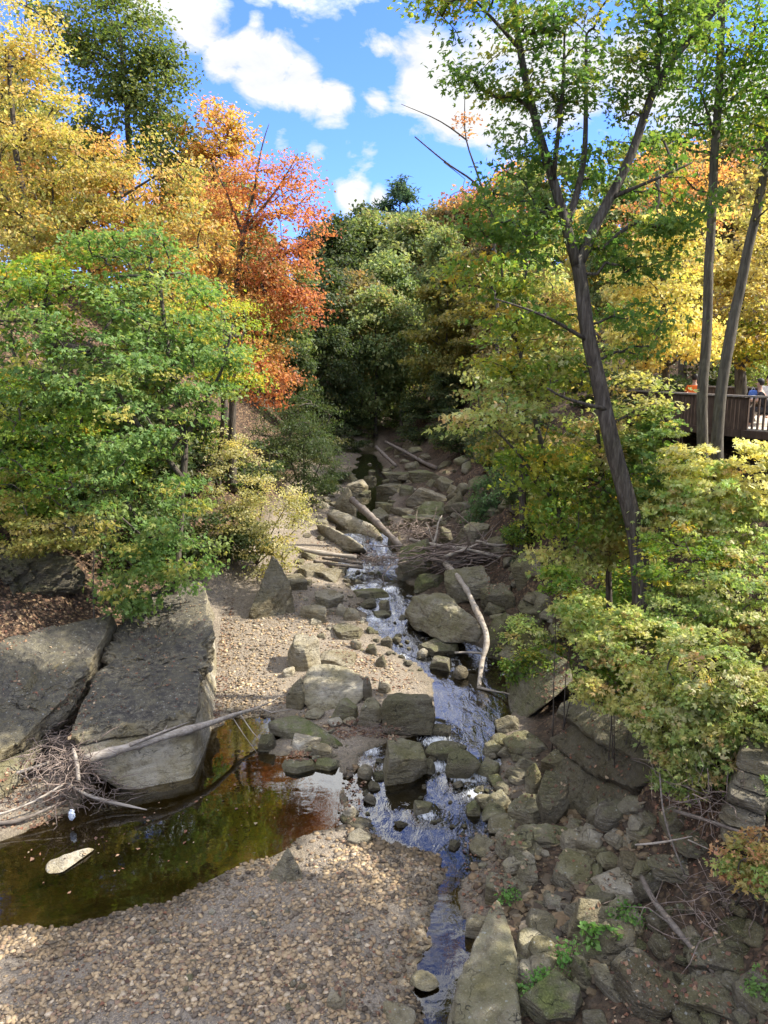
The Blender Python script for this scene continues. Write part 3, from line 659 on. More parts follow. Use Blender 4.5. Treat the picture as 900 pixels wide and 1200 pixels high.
hull_rock('boulder', [(476, 716, 1.0), (484, 699, 1.45), (515, 693, 1.6), (532, 702, 1.55), (560, 728, 1.35), (566, 742, 1.0), (560, 752, .7), (520, 753, .55), (488, 738, .55), (476, 728, .6)],
     'large flat topped boulder on the right of the rapids with the pale branch over it', tone=.58, moss=.3, sub=6, amp=.4, seed=51, p=50, terr=.03, bed=(.2, -.3, 1), extra=[P(520, 700, 1.4) + [0, 1.2, -.8], P(490, 720, .6) + [0, 1.6, -.4]])
hull_rock('stone_slab', [(596, 782, .75), (607, 772, 1.0), (640, 758, 1.5), (668, 775, 1.5), (672, 800, 1.15), (640, 826, .75), (612, 846, .05), (598, 846, -.1), (592, 800, .2)],
     'green faced slab with a pale edge at the dark side pool', tone=.3, moss=.55, sub=6, amp=.3, seed=52, p=50, bed=(-.5, -.2, 1), extra=[P(650, 780, 1.0) + [.4, .8, -1]])
def ledge(pix, th, label, **kw):
    pts = [P(*a_) for a_ in pix]; hull_rock('bedrock_ledge', pix, label, extra=[a_ + np.array([.25, .3, -th]) for a_ in pts], group='ledges of the dark wet bedrock', sub=6, p=60, bed=(-.35, -.45, .8), layer=2.0, **kw)
ledge([(636, 900, .4), (664, 876, .8), (722, 900, 1.3), (754, 938, 1.25), (706, 968, .6), (660, 942, .38)], .45, 'lowest ledge of dark wet bedrock just above the tumbled slabs', tone=.3, moss=.15, wet=.4, amp=.5, terr=.03, seed=153)
ledge([(642, 866, .8), (676, 846, 1.2), (742, 868, 1.8), (782, 905, 2.0), (744, 926, 1.5), (690, 904, 1.05)], .4, 'middle ledge of dark wet bedrock partly under the bush', tone=.24, moss=.1, wet=.6, amp=.5, terr=.03, seed=154)
ledge([(656, 836, 1.25), (690, 818, 1.6), (764, 848, 2.2), (808, 886, 2.4), (772, 900, 2.05), (700, 868, 1.55)], .4, 'uppermost ledge of dark bedrock below the hanging leaves', tone=.34, moss=.25, wet=.2, amp=.5, terr=.03, seed=155)
box_rock('rock', (598, 640, 642, 688), 'shaded slab on the slope at the right end of the log jam', 'slab', .8, tone=.4, moss=.35, tilt=(.1, -.4))
box_rock('rock', (606, 690, 650, 735), 'steep grey slab under the leaves right of the dark smooth slab', 'slab', .8, tone=.4, moss=.3, tilt=(.2, -.5))
box_rock('rock', (560, 622, 604, 650), 'brown block at the right bank just behind the log jam', 'block', .8, tone=.42, moss=.25)
box_rock('rock', (632, 876, 676, 908), 'thin pointed slab lying slantwise on the bedrock above the egg shaped rock', 'slab', .6, tone=.5, moss=.2, yaw=.6, tilt=(.15, -.3))
box_rock('rock', (722, 930, 762, 960), 'flat edge of rock jutting from the foot of the dark bedrock face', 'slab', .8, tone=.4, moss=.25, tilt=(.1, -.4))
box_rock('rock', (652, 818, 690, 846), 'small dark block at the top of the bedrock face below the leaves', 'block', .8, tone=.35, moss=.3)
hull_rock('stone_slab', [(583, 1051, .75), (573, 1068, .75), (556, 1105, .6), (540, 1140, .45), (524, 1200, .1), (530, 1260, .1), (620, 1270, .4), (607, 1180, .5), (604, 1120, .55), (594, 1075, .7)],
     'pyramid shaped slab with a flaking face pointing up at the near edge of the channel', tone=.55, moss=.3, sub=7, amp=.6, terr=.018, seed=54, p=46, bed=(.1, -1, .6), layer=.6)
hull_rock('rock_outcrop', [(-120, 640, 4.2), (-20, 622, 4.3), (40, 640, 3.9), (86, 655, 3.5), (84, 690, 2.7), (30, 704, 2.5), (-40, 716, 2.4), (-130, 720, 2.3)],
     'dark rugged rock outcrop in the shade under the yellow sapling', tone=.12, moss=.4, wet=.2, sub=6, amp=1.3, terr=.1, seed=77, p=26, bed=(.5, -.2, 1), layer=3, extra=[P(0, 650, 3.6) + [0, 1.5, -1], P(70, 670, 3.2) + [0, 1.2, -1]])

hull_rock('boulder', [(352, 800, .75), (360, 782, .95), (385, 777, 1.02), (410, 781, .98), (433, 795, .72), (432, 815, .42), (415, 839, .1), (390, 843, .05), (362, 837, .1), (352, 820, .4)],
     'large pale rounded boulder in the middle of the gravel bar', tone=.84, moss=.15, sub=6, amp=.8, seed=56, p=12, bed=(-.6, .2, 1), layer=1.6, extra=[P(390, 780, 1.0) + [0, 1.0, -.5], P(365, 800, .2) + [0, 1.3, 0]])
hull_rock('rock', [(51, 1016, .02), (56, 1008, .1), (80, 1001, .15), (104, 992, .12), (112, 995, .03), (95, 1006, .03), (72, 1024, .02), (54, 1026, .0)],
     'long pale stone lying in the still pool', tone=.85, moss=0, sub=5, amp=.7, seed=57, p=14, layer=.2, extra=[P(60, 1016, -.12), P(104, 996, -.1)])
# scattered smaller stones: copies of a few shapes
protos = []
for i in range(12):
    st = ['block', 'slab', 'round', 'wedge', 'block', 'slab'][i % 6]
    N, Dd = unit_rock(st, 500 + i); V, Fc = star(N, Dd, 4, 10 if st == 'round' else 40)
    lo, hi = V.min(0), V.max(0); V = (V - (lo + hi) / 2) / (hi - lo) * [1, rng.uniform(.7, .95), rng.uniform(.4, .7)]
    V = rough_up(V, .8, 600 + i, .9); me_o = mesh_np('stone', V, Fc, M['rock']); protos.append(me_o.data); bpy.data.objects.remove(me_o)
def scatter(n, xs, ys, wlo, whi, label, group, tone, moss, wet=0, name='stone', poly=None, pw=2.0, angular=False):
    got = 0; tries = 0
    while got < n and tries < n * 30:
        tries += 1
        px = rng.uniform(*xs); py = rng.uniform(*ys)
        if poly is not None and poly_sd(np.array([px]), np.array([py]), poly)[0] > 0: continue
        p = G(px, py); w = wlo + (whi - wlo) * rng.uniform() ** pw
        o = bpy.data.objects.new(name, protos[int(rng.choice([0, 1, 3, 4, 5, 6, 7, 9, 10, 11]) if angular else rng.integers(len(protos)))]); C.objects.link(o)
        o.location = (p[0], p[1], max(p[2], H1(p[0], p[1])) + w * .08); o.scale = (w, w * rng.uniform(.8, 1.2), w * rng.uniform(.7, 1.1))
        o.rotation_euler = (rng.uniform(-.35, .35), rng.uniform(-.35, .35), rng.uniform(0, 6.28))
        o['tone'] = float(np.clip(tone + rng.normal() * .16, 0, 1)); o['moss'] = float(np.clip(moss + rng.normal() * .15, 0, 1)); o['wet'] = float(wet); o['stain'] = 0.0
        tag(o, label, 'rock', group); got += 1
rb = np.array([(560, 900), (610, 850), (640, 900), (700, 940), (760, 960), (770, 1000), (740, 1080), (700, 1150), (620, 1180), (600, 1100), (590, 1050), (560, 1010)], float)
scatter(84, (550, 780), (850, 1200), .18, .72, 'small grey stone among the tumbled slabs on the right bank', 'small stones on the right bank', .5, .25, poly=rb, pw=1.3, angular=True)
rb2 = np.array([(560, 690), (610, 690), (640, 740), (610, 780), (560, 700)], float)
scatter(12, (540, 660), (680, 790), .25, .7, 'grey stone under the bushes right of the long pale branch', 'stones under the bushes by the branch', .35, .3, poly=rb2)
mid = np.array([(350, 665), (420, 660), (430, 700), (425, 760), (380, 750), (345, 720)], float)
scatter(44, (340, 440), (655, 770), .14, .55, 'small pale stone on the bar beside the rapids', 'small stones beside the rapids', .62, .05, poly=mid, angular=True)
scatter(24, (415, 500), (690, 800), .12, .4, 'small wet stone in the rapids', 'small stones in the rapids', .28, .25, .35, poly=np.array([(425, 690), (480, 690), (500, 760), (520, 790), (470, 790), (430, 740)], float))
scatter(36, (400, 600), (880, 1000), .10, .34, 'small dark wet stone in the shallow riffle', 'small stones in the riffle', .22, .2, .4, poly=np.array([(400, 890), (590, 890), (600, 960), (560, 1000), (400, 985)], float))
far = np.array([(395, 600), (405, 560), (420, 520), (470, 515), (540, 555), (590, 600), (560, 640), (470, 625), (420, 600)], float)
scatter(64, (390, 600), (512, 645), .25, 1.3, 'shaded rock in the upper creek bed beyond the log jam', 'rocks in the upper creek', .42, .3, poly=far, pw=1.4, angular=True)
scatter(14, (300, 420), (835, 905), .10, .32, 'small stone around the mossy slab behind the pool', 'small stones behind the pool', .5, .2, poly=np.array([(310, 850), (420, 845), (400, 905), (320, 900)], float))
scatter(14, (260, 440), (750, 840), .07, .2, 'small stone lying on the gravel around the pale boulder', 'small stones on the gravel bar', .65, .05, pw=1.5)
scatter(28, (20, 500), (1000, 1190), .07, .17, 'large pebble on the near gravel bank', 'large pebbles on the near bank', .6, .02, name='pebble', pw=1.5, poly=np.array([(20, 1180), (100, 1110), (330, 1040), (400, 1000), (490, 1010), (490, 1190)], float))
scatter(48, (560, 790), (880, 1200), .2, .62, 'flat angular fragment of grey rock wedged between the big slabs of the right bank', 'rock fragments of the right bank', .52, .2, name='rock_fragment', poly=rb, pw=1.2, angular=True)
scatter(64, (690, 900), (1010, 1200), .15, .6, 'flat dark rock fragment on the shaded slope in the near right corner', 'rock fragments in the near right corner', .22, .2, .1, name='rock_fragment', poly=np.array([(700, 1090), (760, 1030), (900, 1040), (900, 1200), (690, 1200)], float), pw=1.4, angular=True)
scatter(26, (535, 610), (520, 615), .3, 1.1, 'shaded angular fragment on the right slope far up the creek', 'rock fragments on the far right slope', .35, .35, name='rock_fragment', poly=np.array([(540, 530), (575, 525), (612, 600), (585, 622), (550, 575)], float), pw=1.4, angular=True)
scatter(20, (345, 410), (575, 660), .25, .8, 'pale angular fragment on the left bank by the stacked logs', 'rock fragments by the stacked logs', .6, .1, name='rock_fragment', poly=np.array([(350, 600), (395, 570), (405, 600), (370, 660), (345, 660)], float), pw=1.4, angular=True)
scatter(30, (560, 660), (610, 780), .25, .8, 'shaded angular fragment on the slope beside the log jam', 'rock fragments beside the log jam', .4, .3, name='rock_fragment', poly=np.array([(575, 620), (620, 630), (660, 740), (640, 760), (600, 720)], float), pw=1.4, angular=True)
mossy = hull_rock('rock', [(312, 846, .45), (345, 838, .45), (372, 850, .4), (404, 872, .2), (405, 884, -.05), (380, 886, -.1), (340, 866, .0), (315, 860, .1)], 'low mossy slab sloping down to the pool inlet', tone=.45, moss=.95, sub=5, amp=.4, seed=55, p=16, extra=[P(350, 850, 0) + [0, .8, -.1]])

# ------------------------------------------------------------------ pebbles and fallen leaves (uncountable)
def pebbles(name, label, region, n, smin, smax, sub, colmul=1.0, smooth=True):
    V0, F0 = ico(sub); xs, ys = [], []
    P_ = np.array(region, float); lo, hi = P_.min(0), P_.max(0)
    pts = rng.uniform(lo, hi, (n * 3, 2)); pts = pts[poly_sd(pts[:, 0], pts[:, 1], P_) < 0][:n]
    W = np.array([P(a_, b_, .2) for a_, b_ in pts]); x, y = W[:, 0], W[:, 1]
    z = Hm(x, y); psd_ = poly_sd(x, y, POOL); dens = fbm(np.stack([x * .8, y * .8, x * 0], -1), 3, 61); keep = (z > zs(y) - .16) & (rng.uniform(size=len(x)) < np.clip(.66 + dens * 2.2, .12, 1)); x, y, z = x[keep], y[keep], z[keep]; m = len(x)
    s = smin + (smax - smin) * rng.uniform(size=m) ** 5.0
    sc3 = np.stack([s, s * rng.uniform(.6, .95, m), s * rng.uniform(.22, .5, m)], -1) * .5
    th = rng.uniform(0, 6.28, m); ca, sa = np.cos(th), np.sin(th)
    ph = rng.normal(size=(m, 3)) * 2.1
    r = 1 + .22 * np.sin(V0[None, :, 0] * 2.3 + ph[:, :1]) * np.cos(V0[None, :, 1] * 2.1 + ph[:, 1:2]) + .15 * np.sin(V0[None, :, 2] * 3 + ph[:, 2:3])
    Vb = np.sign(V0) * np.abs(V0) ** .72
    V = Vb[None] * r[:, :, None] * sc3[:, None]
    tl = rng.normal(size=m)[:, None] * .25; V[:, :, 2] += V[:, :, 0] * tl
    Vx = V[:, :, 0] * ca[:, None] - V[:, :, 1] * sa[:, None]; Vy = V[:, :, 0] * sa[:, None] + V[:, :, 1] * ca[:, None]
    V = np.stack([Vx + x[:, None], Vy + y[:, None], V[:, :, 2] + z[:, None] + s[:, None] * .1], -1)
    Fc = F0[None] + (np.arange(m) * len(V0))[:, None, None]
    pal = np.array([(.33, .26, .17), (.23, .19, .14), (.40, .32, .21), (.17, .15, .125), (.33, .25, .16), (.25, .18, .13), (.44, .38, .29), (.12, .10, .08)])
    c = pal[rng.choice(len(pal), m, p=[.22, .2, .14, .14, .1, .07, .06, .07])] * rng.uniform(.7, 1.25, (m, 1)) * colmul * np.array([1.12, 1.04, .92])
    c = c * (.42 + .58 * sstep(.03, .12, z - zs(y)))[:, None] if colmul == 1 else c
    o = mesh_np(name, V.reshape(-1, 3), Fc.reshape(-1, 3), M['pebble'], None, smooth, np.repeat(c, len(F0), 0))
    tag(o, label, 'gravel', None, 'stuff')
front = [(-60, 1078), (90, 1072), (205, 1042), (295, 998), (345, 975), (394, 955), (430, 975), (500, 985), (520, 1010), (515, 1060), (508, 1100), (500, 1160), (495, 1240), (-60, 1260)]
pebbles('gravel', 'tan and grey pebbles of the near gravel bank below the pool', front, 64000, .013, .125, 1)
midbar = [(255, 830), (262, 740), (290, 745), (340, 690), (420, 660), (425, 745), (450, 770), (500, 800), (440, 830), (400, 850), (330, 850)]
pebbles('gravel', 'fine pale gravel of the bar between the long slab and the stream', midbar, 12000, .04, .14, 1)
riff = [(400, 900), (430, 880), (590, 900), (600, 960), (610, 1000), (560, 1060), (545, 1050), (500, 1000), (410, 985)]
pebbles('gravel', 'dark wet pebbles lining the shallow riffle', riff, 7000, .04, .2, 1, .5)
pebbles('gravel', 'brown rubble and small stones filling the gaps between the slabs of the right bank', [(560, 900), (640, 880), (760, 950), (780, 1010), (740, 1100), (690, 1190), (600, 1190), (590, 1080), (550, 1030)], 6500, .04, .3, 1, .5, False)

Vs = [np.stack([X, Y, Z], -1).reshape(-1, 3)]; Fs = [quads]
allT = []; allV = []; off = 0
sub_idx = (Y[:-1, :-1] < 45).ravel() & (np.abs(X[:-1, :-1]) < 25).ravel()
q = quads[sub_idx]; allV.append(Vs[0]); allT.append(np.concatenate([q[:, :3], q[:, [0, 2, 3]]])); off = len(Vs[0])
for V, Fc in rock_bvh:
    allV.append(V); allT.append(Fc + off); off += len(V)
BV = BVHTree.FromPolygons(np.concatenate(allV).tolist(), np.concatenate(allT).tolist())
def drop(x, y):
    r = BV.ray_cast(Vector((x, y, 14)), Vector((0, 0, -1)))
    return r[0], r[1]
def litter(name, label, regions, pal, smin=.03, smax=.105):
    V = []; Fq = []; cols = []; n = 0
    for poly, cnt in regions:
        P_ = np.array(poly, float); lo, hi = P_.min(0), P_.max(0); k = 0
        pts = rng.uniform(lo, hi, (cnt * 4, 2)); pts = pts[poly_sd(pts[:, 0], pts[:, 1], P_) < 0][:cnt]
        for a_, b_ in pts:
            g = G(a_, b_) if len(pts) < 1 else P(a_, b_, .5)
            d = ray(a_, b_); r = BV.ray_cast(Vector((0, 0, CAMH)), Vector(d).normalized())
            if r[0] is None: continue
            c = np.array(r[0]); nn = np.array(r[1]); 
            if nn[2] < .35: continue
            if c[2] < zs(c[1]) - .01: c[2] = zs(c[1]) ; nn = np.array([0, 0, 1.])
            nn = nn + rng.normal(size=3) * .28; nn /= np.linalg.norm(nn)
            u = np.cross(nn, rng.normal(size=3)); u /= np.linalg.norm(u) + 1e-9; v = np.cross(nn, u)
            s = smin + (smax - smin) * rng.uniform() ** 1.6; asp = rng.uniform(.2, .5); c = c + nn * .012; b = rng.uniform(-.2, .35) * s
            V += [c - u * s * .5, c - v * s * asp + nn * b, c + u * s * .5 , c + v * s * asp + nn * b]
            Fq.append([n, n + 1, n + 2, n + 3]); n += 4; cols.append(np.array(pal[rng.integers(len(pal))]) * rng.uniform(.7, 1.3))
    tri = np.array(Fq); tri = np.concatenate([tri[:, [0, 1, 2]], tri[:, [0, 2, 3]]]); cols = np.array(cols)
    o = mesh_np(name, np.array(V), tri, M['litter'], None, False, np.concatenate([cols, cols])); tag(o, label, 'leaf litter', None, 'stuff')
BR = [(.13, .075, .05), (.18, .105, .065), (.10, .06, .042), (.25, .16, .095), (.20, .095, .055), (.32, .24, .15)]
litter('fallen_leaves', 'brown and russet fallen leaves strewn over gravel and stones', [
    ([(20, 1000), (120, 960), (300, 930), (380, 920), (360, 970), (250, 1020), (60, 1070)], 70), ([(90, 860), (150, 720), (235, 690), (230, 830)], 90), ([(0, 860), (0, 780), (110, 740), (60, 820)], 60),
    ([(60, 1120), (220, 1060), (330, 1100), (300, 1190), (40, 1190)], 420), ([(290, 1130), (480, 1090), (480, 1190), (300, 1195)], 260), ([(340, 1000), (510, 1000), (500, 1100), (300, 1100)], 140),
    ([(0, 700), (60, 690), (120, 715), (40, 745), (0, 770)], 500), ([(150, 720), (240, 700), (240, 820), (150, 800)], 160),
    ([(248, 840), (262, 700), (275, 700), (268, 800), (258, 850)], 500), ([(345, 735), (430, 755), (500, 800), (440, 815), (400, 770)], 420),
    ([(375, 850), (420, 842), (470, 850), (465, 868), (420, 862), (400, 868)], 900), ([(340, 880), (375, 880), (372, 892), (335, 892)], 160), ([(400, 920), (430, 915), (425, 965), (395, 965)], 140),
    ([(0, 905), (50, 880), (80, 940), (70, 970), (0, 975)], 600), ([(60, 830), (125, 770), (110, 830), (70, 880)], 260),
    ([(540, 990), (600, 960), (620, 1010), (590, 1080), (545, 1070)], 260), ([(600, 960), (760, 960), (800, 1080), (700, 1150), (610, 1100)], 260),
    ([(560, 850), (660, 850), (660, 960), (580, 950)], 150), ([(640, 830), (740, 850), (740, 940), (660, 930)], 130), ([(700, 1090), (900, 1060), (900, 1200), (700, 1200)], 360),
    ([(620, 770), (668, 770), (660, 830), (630, 830)], 260), ([(570, 640), (620, 680), (600, 720), (560, 690)], 220), ([(760, 930), (900, 950), (900, 1010), (770, 1020)], 420), ([(360, 630), (440, 640), (440, 660), (370, 655)], 200)], BR)
# ------------------------------------------------------------------ trees
def spread_col(pal, wts, n, jit=.18):
    pal = np.array(pal, float); w = np.array(wts, float); w /= w.sum()
    return pal[rng.choice(len(pal), n, p=w)] * rng.uniform(1 - jit, 1 + jit, (n, 1))

def leaves(cent, outd, size, shape, cols, droop=.0, up=.6, wild=.6):
    n = len(cent)
    nn = np.array([0, 0, 1.]) * up + outd * .45 + rng.normal(size=(n, 3)) * wild; nn /= np.linalg.norm(nn, axis=1)[:, None]
    h = rng.normal(size=(n, 3)) + outd * .5; h[:, 2] -= droop
    u = h - nn * (h * nn).sum(1)[:, None]; u /= np.linalg.norm(u, axis=1)[:, None] + 1e-9; v = np.cross(nn, u)
    s = size * rng.uniform(.5, 1.35, n)
    if shape == 'maple':
        S = np.array([(0, 0, 0), (.42, -.15, .02), (1, 0, -.12), (.42, .15, .02), (.58, -.56, -.1), (.02, -.36, -.03), (.58, .56, -.1), (.02, .36, -.03)]); Fq = np.array([[0, 1, 2, 3], [0, 5, 4, 1], [0, 3, 6, 7]])
    elif shape == 'blade':
        S = np.array([(0, 0, 0), (.4, -.14, .04), (1, 0, -.1), (.4, .14, .04)]); Fq = np.array([[0, 1, 2], [0, 2, 3]])
    else:
        S = np.array([(0, 0, 0), (.45, -.36, .08), (1, 0, -.1), (.45, .36, .08)]); Fq = np.array([[0, 1, 2], [0, 2, 3]])
    V = cent[:, None] + s[:, None, None] * (S[None, :, :1] * u[:, None] + S[None, :, 1:2] * v[:, None] + S[None, :, 2:] * nn[:, None])
    Fc = Fq[None] + (np.arange(n) * len(S))[:, None, None]
    return V.reshape(-1, 3), Fc.reshape(-1, Fq.shape[1]), np.repeat(cols, len(Fq), 0)

def build_tree(name, base, trunks, lobes, label, cat='tree', group=None, leaf=.11, shape='maple', pal=None, wts=None, per=70, spread=.55, flat=.4, bark='bark', wild=.6, droop=.1,
               k_trunk=9, twig=.012, lobe_pal=None, hang=0., shell=.45, crown_name='crown', trunk_name='trunk', up=.6, bare=0):
    """trunks: list of (points, r0, r1); lobes: list of (centre, radii, clumps[, palette index]) in world space."""
    spread *= .70; flat *= .8; leaf *= .84; per = int(per * 1.15)
    base = np.array(base, float); root = empty(name, base, label, cat, group)
    tb = MB(); nodes = []; nrad = []
    for pts, r0, r1 in trunks:
        pts = np.array(pts, float); L = np.concatenate([[0], np.cumsum(np.linalg.norm(np.diff(pts, axis=0), axis=1))])
        m = max(6, int(L[-1] / .35)); t = np.linspace(0, L[-1], m)
        q = np.stack([np.interp(t, L, pts[:, i]) for i in range(3)], -1)
        for _ in range(2): q[1:-1] = .5 * q[1:-1] + .25 * (q[:-2] + q[2:])
        q[:, :2] += (fbm(np.stack([t * .5, t * 0 + base[0], t * 0 + base[1]], -1), 2, 4)[:, None] * np.array([.10, .06])) * np.minimum(t, 1)[:, None]
        rr = r0 + (r1 - r0) * (t / L[-1]) ** .85
        if r0 > .1 and pts[0][2] < base[2] + .5: rr = rr + r0 * .5 * np.exp(-t / .35)
        tb.tube(q, rr, k_trunk)
        s0 = 0 if len(trunks) > 4 else int(m * .18)
        nodes.append(q[s0:]); nrad.append(rr[s0:])
    nodes = np.concatenate(nodes); nrad = list(np.concatenate(nrad)); par = [-1] * len(nodes)
    cl = []; cpal = []
    for lb in lobes:
        c, rd, k = np.array(lb[0], float), np.array(lb[1], float), lb[2]
        v = rng.normal(size=(k, 3)); v /= np.linalg.norm(v, axis=1)[:, None]
        r = (shell + (1 - shell) * rng.uniform(size=k)) ** .6
        wob = 1 + .28 * fbm(v * 1.7 + c, 2, 31)
        cl.append(c + v * (r * wob)[:, None] * rd); cpal += [lb[3] if len(lb) > 3 else 0] * k
    cl = np.concatenate(cl); cpal = np.array(cpal)
    d0 = np.min(np.linalg.norm(cl[:, None] - nodes[None], axis=2), axis=1) if len(cl) * len(nodes) < 4e6 else rng.uniform(size=len(cl))
    order = np.argsort(d0); cap = len(nodes) + 3 * len(cl) + 5
    NB = np.zeros((cap, 3)); NB[:len(nodes)] = nodes; nn = len(nodes); paths = []
    for ci in order:
        c = cl[ci]; dv = c - NB[:nn]; d = np.linalg.norm(dv, axis=1)
        cost = d + np.maximum(0, -dv[:, 2]) * .9 + np.maximum(0, .25 * np.hypot(dv[:, 0], dv[:, 1]) - dv[:, 2]) * .25
        j = int(np.argmin(cost)); a = NB[j]
        mid1 = a + (c - a) * .36 + rng.normal(size=3) * .06 * d[j] + [0, 0, .06 * d[j]]; mid2 = a + (c - a) * .7 + rng.normal(size=3) * .05 * d[j] + [0, 0, .05 * d[j]]
        i0 = nn; NB[nn] = mid1; NB[nn + 1] = mid2; NB[nn + 2] = c; par += [j, nn, nn + 1]; nn += 3
        paths.append((j, i0))
    cnt = np.zeros(nn)
    for j, i0 in paths: cnt[i0 + 2] += 1
    for i in range(nn - 1, len(nodes) - 1, -1):
        if par[i] >= len(nodes): cnt[par[i]] += cnt[i]
    for j, i0 in paths:
        r = np.array([cnt[i0], cnt[i0], cnt[i0 + 1], cnt[i0 + 2]]) ** .55 * twig
        if j < len(nodes): r[0] = min(r[0] * 1.15, nrad[j] * .75)
        r = np.minimum(r, 1.2 * nrad[j] if j < len(nodes) else 9)
        tb.tube(np.array([NB[j], NB[i0], NB[i0 + 1], NB[i0 + 2]]), r, 5 if r[0] > .02 else 3, False)
    tb.build(trunk_name, M[bark], root, True, None).location = (0, 0, 0)
    tr = root.children[0]; me = tr.data; co = np.zeros(len(me.vertices) * 3, np.float32); me.vertices.foreach_get('co', co); co = co.reshape(-1, 3) - base; me.vertices.foreach_set('co', co.ravel().astype(np.float32)); me.update()
    keep = np.arange(len(cl)) if not bare else np.where(rng.uniform(size=len(cl)) > bare)[0]
    cl2 = cl[keep]; cp2 = cpal[keep]
    n = len(cl2) * per
    ctr = np.repeat(cl2, per, 0); off = rng.normal(size=(n, 3)) * np.array([.5, .5, .5 * flat]) * spread
    off[:, 2] -= hang * (off[:, 0] ** 2 + off[:, 1] ** 2) / spread
    pos = ctr + off
    cen = cl.mean(0); od = pos - cen; od /= np.linalg.norm(od, axis=1)[:, None] + 1e-9
    pals = [(pal, wts)] + (lobe_pal or [])
    cols = np.zeros((n, 3))
    for pi, (pp, ww) in enumerate(pals):
        mk = np.repeat(cp2, per) == pi
        if mk.any():
            cc = spread_col(pp, ww, int(mk.sum()))
            cm = spread_col(pp, ww, len(cl2), .12)[np.repeat(np.arange(len(cl2)), per)[mk]]
            cols[mk] = (.38 * cc + .62 * cm) * BRT
    V, Fc, cf = leaves(pos - base, od, leaf, shape, cols, droop, up, wild)
    mesh_np(crown_name, V, Fc, M['leaf'], root, False, cf)
    return root

def LB(px, py, Y, wpx, hpx, k, pi=0, ry=None):      # lobe from its place in the view and its distance
    c = PY(px, py, Y); d = depth(c); rx = wpx * d / F; rz = hpx * d / F
    return (c, (rx, ry if ry else (rx + rz) / 2, rz), k, pi)
def base_at(px, Y):
    z = 0
    x = (px - 450) / F * Y
    for _ in range(6):
        z = H1(x, Y); x = (px - 450) / F * (Y * cp + (CAMH - z) * sp)
    return np.array([x, Y, z - .05])

BRT = 1.5
GREEN = [(.06, .115, .028), (.085, .15, .04), (.115, .18, .05), (.17, .20, .055), (.34, .28, .06)]; GW = [3, 4, 3, 2.0, .6]
GREEN2 = [(.06, .13, .02), (.10, .17, .025), (.16, .21, .03), (.28, .25, .03), (.40, .25, .035)]; GW2 = [3, 3, 2, 1, .5]
YEL = [(.34, .28, .08), (.41, .36, .14), (.27, .26, .06), (.37, .25, .075), (.18, .21, .05)]; YW = [3, 3, 2, 1.2, 1]
ORG = [(.38, .20, .06), (.37, .26, .075), (.35, .145, .05), (.27, .24, .06), (.17, .19, .05)]; OW = [3, 3, 2, 2, .8]
RED = [(.36, .145, .055), (.37, .185, .065), (.29, .105, .05), (.37, .22, .07), (.24, .19, .06)]; RW = [4, 3, 2, 1.2, .5]
PALE = [(.36, .35, .16), (.28, .28, .09), (.42, .36, .11), (.45, .43, .26), (.16, .18, .05)]; PW = [3, 3, 2, 2, 2]
LIME = [(.18, .26, .07), (.27, .31, .095), (.32, .30, .09), (.11, .18, .05), (.35, .22, .10), (.42, .42, .23)]; LW = [4, 4, 2.2, 2.5, .8, 1.3]
DARKG = [(.03, .05, .018), (.042, .066, .022), (.062, .082, .028), (.10, .095, .035)]; DW = [3, 4, 2, 1]  # dark greens, lowered further to stand in for shade in the valley bottom
LIGHTG = [(.10, .14, .05), (.15, .19, .07), (.20, .21, .08), (.07, .11, .04), (.25, .2, .07)]; LGW = [3, 3, 2, 2, .6]
OLIVE = [(.12, .13, .03), (.17, .16, .035), (.22, .18, .04), (.08, .10, .03)]; OLW = [3, 3, 2, 2]

# --- left bank
b = base_at(205, 23.0)
q = lambda px, py, Y: PY(px, py, Y)
build_tree('maple_tree', b, [([b, q(208, 600, 23), q(215, 520, 23.2), q(200, 430, 23.4), q(190, 330, 23.5)], .17, .05), ([q(213, 560, 23), q(150, 480, 22.6), q(100, 400, 22.4)], .09, .03), ([q(212, 520, 23), q(260, 440, 23.5), q(270, 380, 23.5)], .08, .03)],
   [LB(100, 410, 22.5, 125, 85, 88), LB(188, 360, 23.5, 85, 58, 60), LB(150, 290, 23.8, 75, 24, 22), LB(60, 520, 22, 70, 80, 46, 1), LB(155, 480, 22.0, 98, 75, 78), LB(243, 430, 23.2, 40, 55, 30), LB(165, 590, 21.6, 70, 75, 62), LB(215, 655, 21.4, 45, 35, 26), LB(60, 330, 23.5, 80, 50, 36, 1), LB(155, 685, 20.8, 30, 38, 22), LB(20, 400, 23, 60, 90, 40, 1)],
   'broad leafy green maple leaning over the back of the two great slabs', pal=GREEN, wts=GW, per=50, leaf=.15, spread=.8, flat=.4, lobe_pal=[(GREEN2, GW2)])
b = base_at(110, 21.2)
build_tree('sapling', b, [([b, q(112, 640, 21.2), q(110, 590, 21.2)], .03, .012)], [LB(70, 618, 21, 68, 26, 34), LB(20, 580, 21.4, 40, 40, 18), LB(25, 640, 20.8, 30, 14, 8)],
   'thin pale stemmed sapling with drooping yellow leaves under the green maple', 'tree', pal=YEL, wts=[2, 2, 4, .5, 4], per=48, leaf=.12, spread=.6, flat=.25, bark='bark_light')
b = base_at(70, 30)
